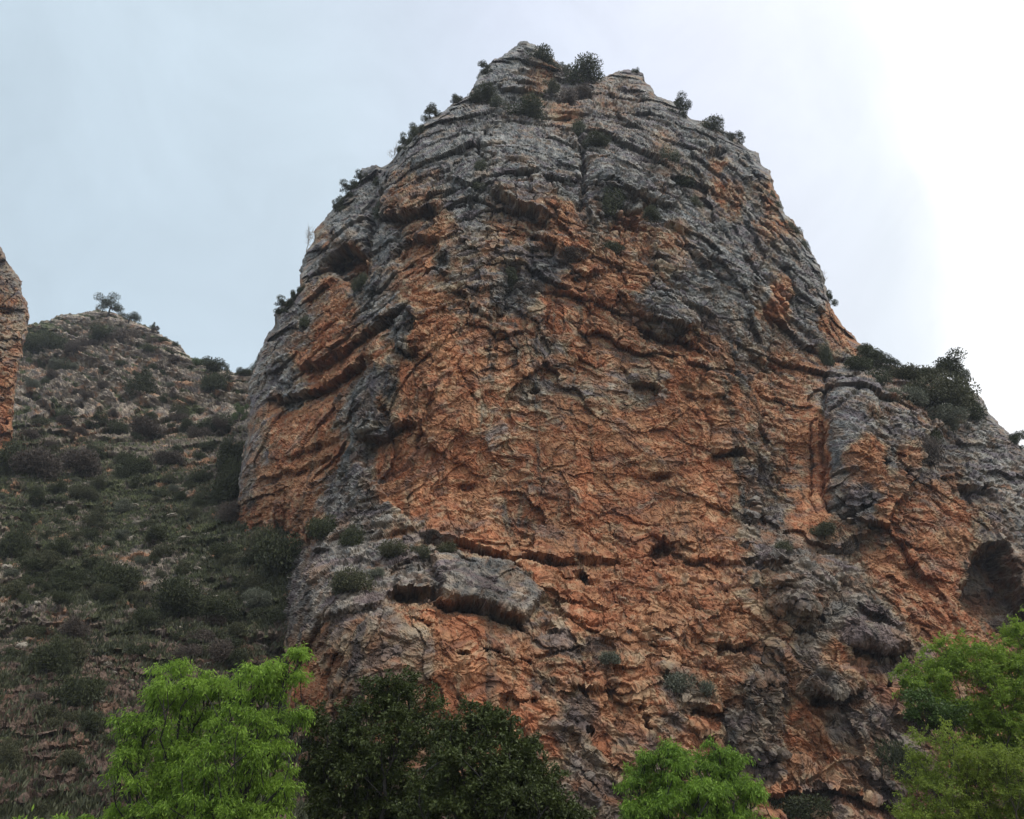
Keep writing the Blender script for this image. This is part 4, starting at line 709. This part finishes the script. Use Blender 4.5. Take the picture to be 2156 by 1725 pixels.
# scattered scrub, stones and grass of the slope
ZONES = [((60, 380), (700, 860), 26, (14, 34), 'of the rocky distant hill flank', 'bn'), ((60, 500), (860, 1000), 40, (16, 44), 'of the upper gully', 'bg'), ((0, 490), (1000, 1140), 50, (16, 48), 'of the upper green slope', 'gg'),
 ((0, 620), (1140, 1300), 48, (20, 62), 'of the mid green slope', 'gg'), ((0, 640), (1300, 1440), 26, (26, 66), 'of the reddish lower slope', 'gb'), ((0, 260), (1440, 1725), 16, (26, 60), 'of the bare red earth', 'bb')]
USED = set()
def spot(px, py, xa, xb, ya, yb, rows=3):
    u = min(2, int(3 * (px - xa) / (xb - xa))); v = min(rows - 1, int(rows * (py - ya) / (yb - ya)))
    return (('upper ', 'middle ', 'lower ') if rows == 3 else ('upper ', 'lower '))[v] + ('left', 'centre', 'right')[u] + ' '
for (xa, xb), (ya, yb), n, (sa, sb), where, tt in ZONES:
    done = 0
    for i in range(n * 4):
        px = R_.uniform(xa, xb); py = R_.uniform(ya, yb)
        kind = R_.choice(['round', 'low', 'low', 'round', 'wispy'])
        tint = R_.choice({'bn': 'gbby', 'bg': 'gbog', 'gg': 'ggogoy', 'gb': 'gogb', 'bb': 'obg'}[tt]); w = R_.uniform(sa, sb); h = w * {'round': .8, 'low': .45, 'wispy': .9}[kind]
        cname = {'g': 'dark green', 'o': 'olive', 'b': 'brown', 'y': 'grey green'}[tint]; kn = {'round': 'rounded', 'low': 'low spreading', 'wispy': 'loose twiggy'}[kind]
        size = 'small' if w < sa + (sb - sa) / 3 else 'large' if w > sb - (sb - sa) / 3 else 'middling'
        lab = f"{size} {cname} {kn} bush at the {spot(px, py, xa, xb, ya, yb)}{where}"
        if lab in USED: continue
        USED.add(lab); plant(SLOPE, px, py, w, h, kind, tint, lab, group=f"bushes scattered over {where[3:]}", parts=False); done += 1
        if done >= n: break
def stone_mesh(seed):
    r = np.random.RandomState(seed); n = 14; a, b = np.meshgrid(np.linspace(0, 2 * math.pi, 2 * n + 1)[:-1], np.linspace(0, math.pi, n))
    p = np.stack([np.cos(a) * np.sin(b), np.sin(a) * np.sin(b), np.cos(b)], -1); x, y, z = [p[..., i].astype(np.float32) for i in range(3)]
    f, e = facet((x + seed, y, z), 1.1, seed, 1.0); rr = .5 * (1 + .35 * f + .1 * fbm((x + seed, y, z), 2.5, 2, seed)); p = p * rr[..., None] * np.array([1, .8, .55])
    m = 2 * n; i = np.arange(n - 1)[:, None] * m; j = np.arange(m)[None]; k = (j + 1) % m
    return mesh_np("stone", p.reshape(-1, 3), np.stack([i + j, i + m + j, i + m + k, i + k], -1).reshape(-1, 4), M_STONE, False, np.tile(C(.30, .27, .22), (n * m, 1)))
M_STONE = mat_rock("stone_mat", .5, 2)
STONES = [stone_mesh(i) for i in range(5)]
for (xa, xb), (ya, yb), n, (sa, sb), where in [((0, 490), (950, 1140), 24, (7, 20), 'of the upper green slope'), ((0, 620), (1140, 1330), 22, (7, 22), 'of the mid green slope'), ((0, 640), (1330, 1500), 20, (7, 20), 'of the reddish lower slope')]:
    done = 0
    for i in range(n * 6):
        px = R_.uniform(xa, xb); py = R_.uniform(ya, yb); P = surf(SLOPE, px, py); sp = R_.uniform(sa, sb); s_ = sp * float((P - CAM) @ FWD) / F
        size = 'tiny' if sp < 11 else 'small' if sp < 15 else 'larger'; lab = f"{size} pale grey stone at the {spot(px, py, xa, xb, ya, yb)}{where}"
        if lab in USED: continue
        USED.add(lab); done += 1; o = link("stone", R_.choice(STONES), label=lab, category="stone", group="pale stones over " + where[3:])
        o.location = P + np.array([0, 0, .08 * s_]); o.scale = (s_ * 1.3, s_, s_); o.rotation_euler = (R_.uniform(-.3, .3), R_.uniform(-.3, .3), R_.random() * 6.28)
        if done >= n: break
def build_grass():
    r = np.random.RandomState(3); S = SLOPE; n = 38000
    px = r.uniform(-20, 660, n); py = 900 + 860 * r.rand(n) ** .9; j = ((px - S.x0) / S.st).astype(int); i = ((py - S.y0) / S.st).astype(int)
    ok = (S.green[i, j] > r.rand(n) * .9) | (r.rand(n) < .10); P = S.P[i[ok], j[ok]]; m = len(P); k = 5
    c = np.repeat(P, k, 0) + r.normal(size=(m * k, 3)) * np.array([.14, .14, .05]); L = (.22 + .26 * r.rand(m * k)); d = unit(m * k, r) * .55 + np.array([0, 0, 1]); d /= np.linalg.norm(d, axis=1)[:, None]
    V, f = leaf_quads(c + d * L[:, None] * .35, d, unit(m * k, r), L, L * .22)
    link("grass", mesh_np("grass", V, f, mat_leaf("grass_mat", (.022, .030, .014), (.085, .090, .045), .15, scale=.35), False), kind="stuff", label="short dark grass and herbs covering the gully slope", category="grass")
build_grass()
# ------------------------------------------------------------------ the near trees
def near_tree(lobes, Y, base_px, mat, bark, leaf, dens, label, seed, droop=.7, shell=.5, r0=.16, cl=34, top_off=.0, name="tree", ground=0.0):
    """lobes: (px, py, radius px, depth offset m) of the crown"""
    r = np.random.RandomState(seed); Lc = []; Lr = []
    for px, py, R, dy in lobes:
        P = at(px, py, Y + dy); Lc.append(P); Lr.append(R * float((P - CAM) @ FWD) / F)
    Lc = np.array(Lc); Lr = np.array(Lr); B = at(base_px[0], base_px[1], Y); base = np.array([B[0], Y, ground]); top = np.array([B[0] + top_off, Y, Lc[:, 2].max() - .25 * (Lc[:, 2].max() - B[2])])
    # twig ends spread through the lobes
    tg = []
    for c, R in zip(Lc, Lr):
        n = max(4, int(cl * (R / Lr.mean()) ** 2)); u = unit(n, r); q = r.rand(n) ** .45; tg.append(c + u * (R * q)[:, None] * np.array([1, 1, .9]))
    tg = np.concatenate(tg)
    paths = branchwork(base, top, tg, r0, r, .15, .3)
    o = link(name, None, label=label, category="tree"); o.location = base
    sv, sf = tubes(paths, 6); link("trunk", mesh_np("trunk", sv - base, sf, bark), o)
    # leaves around every twig end, in sprays
    m = int(dens); cs = []; ds = []
    rw = np.median(Lr) * .40
    nsp = 7; spd = unit(len(tg) * nsp, r); spd[:, 2] = spd[:, 2] * .6 + .15; spd /= np.linalg.norm(spd, axis=1)[:, None]
    root = np.repeat(tg, nsp, 0); ln = rw * (.6 + .8 * r.rand(len(root)))
    per = max(3, m // len(root)); t = r.rand(len(root), per) ** .8
    c = root[:, None] + spd[:, None] * (ln[:, None] * t)[..., None]; c[..., 2] -= droop * .35 * (ln[:, None] * t ** 2); c = c.reshape(-1, 3) + r.normal(size=(len(root) * per, 3)) * leaf * .45
    d = np.repeat(spd, per, 0) * .5 + unit(len(c), r) * .6 + np.array([0, 0, -droop]); d /= np.linalg.norm(d, axis=1)[:, None]
    sz = leaf * (.55 + .7 * r.rand(len(c))); V, f = leaf_quads(c + d * sz[:, None] * .4, d, unit(len(c), r), sz, sz * (.28 if droop > .5 else .5))
    link("crown", mesh_np("crown", V - base, f, mat, False), o); return o
ASH = mat_leaf("ash_leaf_mat", (.065, .135, .016), (.30, .46, .065), .5, .45, .8)
ASH2 = mat_leaf("young_ash_leaf_mat", (.065, .135, .020), (.28, .44, .065), .5, .45, .8)
OAK = mat_leaf("oak_leaf_mat", (.018, .028, .006), (.070, .092, .022), .15, .5, .9)
POP = mat_leaf("poplar_leaf_mat", (.08, .15, .02), (.31, .43, .07), .5, .4, .7)
OLV = mat_leaf("olive_leaf_mat", (.080, .120, .018), (.28, .36, .06), .5, .5, .5)
near_tree([(385, 1440, 62, 0), (330, 1470, 50, .3), (455, 1460, 55, .4), (540, 1440, 62, -.2), (590, 1430, 42, 0), (612, 1500, 45, .2), (632, 1378, 13, 0), (290, 1540, 52, 0), (260, 1600, 38, -.3), (390, 1550, 90, .6), (500, 1560, 90, -.5), (570, 1560, 62, .2), (330, 1640, 80, 0), (440, 1680, 95, -.6), (540, 1680, 80, .4), (585, 1640, 42, 0), (330, 1740, 90, .3), (450, 1780, 110, 0), (560, 1770, 80, -.3), (250, 1730, 45, .4)],
          17.5, (470, 1700), ASH, BARK_D, .092, 88000, "bright green leafy tree with drooping leaflets at lower left", 1, .8, cl=20, top_off=-.1)
near_tree([(735, 1540, 60, 0), (700, 1620, 70, .3), (665, 1560, 42, 0), (648, 1510, 26, 0), (800, 1490, 66, 0), (860, 1460, 50, -.2), (885, 1520, 55, .2), (820, 1580, 90, -.4), (760, 1660, 100, 0), (690, 1720, 80, .3), (860, 1680, 100, .2), (780, 1780, 110, 0)],
          19, (800, 1700), OAK, BARK_D, .080, 80000, "near black evergreen oak with the taller crown beside the bright green tree", 2, .1, cl=22)
near_tree([(960, 1550, 55, .2), (1010, 1520, 50, 0), (1050, 1530, 40, 0), (1000, 1600, 80, -.3), (1075, 1600, 70, 0), (1110, 1650, 70, .2), (950, 1680, 95, 0), (1050, 1700, 95, -.4), (1140, 1710, 70, 0), (1190, 1745, 50, 0), (1040, 1800, 120, 0), (890, 1760, 60, 0)],
          17, (1040, 1720), OAK, BARK_D, .076, 80000, "dark evergreen oak with the lower rounded crown right of the taller oak", 3, .1, cl=22)
near_tree([(1385, 1600, 46, 0), (1350, 1640, 40, .2), (1440, 1600, 40, -.1), (1500, 1595, 38, .1), (1545, 1620, 40, 0), (1570, 1660, 36, 0), (1460, 1660, 75, -.3), (1380, 1690, 70, .2), (1530, 1700, 62, .2), (1330, 1730, 50, 0), (1440, 1760, 95, 0), (1570, 1750, 50, 0), (1630, 1745, 26, 0), (1290, 1760, 36, 0)],
          20, (1460, 1725), ASH2, BARK_D, .095, 64000, "bright green rounded tree crown at the bottom below the orange rock", 4, .8, cl=20)
near_tree([(1925, 1440, 42, 0), (1975, 1400, 44, .3), (2010, 1370, 44, 0), (2060, 1400, 55, -.2), (2145, 1345, 40, .2), (2190, 1330, 50, 0), (2120, 1410, 60, 0), (1990, 1460, 62, 0), (2070, 1480, 80, .3), (2150, 1480, 80, -.3), (2220, 1440, 80, 0), (2180, 1560, 90, 0), (2090, 1570, 70, .4)],
          24, (2120, 1700), POP, BARK, .080, 84000, "tall fresh green tree at the right edge in front of the cave", 5, .3, cl=22, r0=.10)
near_tree([(1945, 1500, 36, 0), (1985, 1520, 36, 0), (1930, 1460, 24, 0), (2010, 1500, 30, 0)], 23, (1990, 1600), mat_leaf("dark_leaf_mat", (.030, .055, .012), (.09, .15, .035), .2, .45, 1), BARK_D, .085, 6500, "dark broad leaved small tree left of the tall fresh green tree", 6, .1, cl=12, r0=.04)
near_tree([(1985, 1590, 60, 0), (1950, 1640, 50, .3), (2050, 1620, 70, 0), (2120, 1650, 80, -.2), (2000, 1690, 80, 0), (2090, 1730, 90, .3), (1930, 1740, 60, 0), (2170, 1700, 80, 0), (2030, 1790, 100, 0), (2160, 1600, 60, 0)],
          20, (2100, 1800), OLV, BARK, .060, 60000, "sparse olive yellow tree with thin branches in the lower right corner", 7, .1, cl=24, r0=.09)
near_tree([(60, 1755, 40, 0), (120, 1745, 30, 0), (185, 1745, 34, .2), (230, 1760, 30, 0)], 16, (150, 1900), ASH, BARK_D, .11, 5000, "top of a bright green bush at the bottom left corner", 8, .6, cl=12, r0=.04)

# ------------------------------------------------------------------ the damp air of the gorge
def build_haze():
    x0, x1, y0, y1, z0, z1 = -3050, 3050, -3050, 3050, -4, 150
    V = np.array([(x, y, z) for x in (x0, x1) for y in (y0, y1) for z in (z0, z1)], float)
    f = np.array([(0, 1, 3, 2), (4, 6, 7, 5), (0, 4, 5, 1), (2, 3, 7, 6), (0, 2, 6, 4), (1, 5, 7, 3)])
    m = bpy.data.materials.new("haze_mat"); m.use_nodes = True; nt = m.node_tree; nt.nodes.clear()
    o = nt.nodes.new('ShaderNodeOutputMaterial'); v = nt.nodes.new('ShaderNodeVolumePrincipled'); v.inputs['Color'].default_value = (.80, .88, 1, 1); v.inputs['Density'].default_value = .00035
    nt.links.new(v.outputs[0], o.inputs['Volume']); link("haze", mesh_np("haze", V, f, m, False), kind="stuff", label="thin pale blue haze filling the gorge", category="haze")
build_haze()
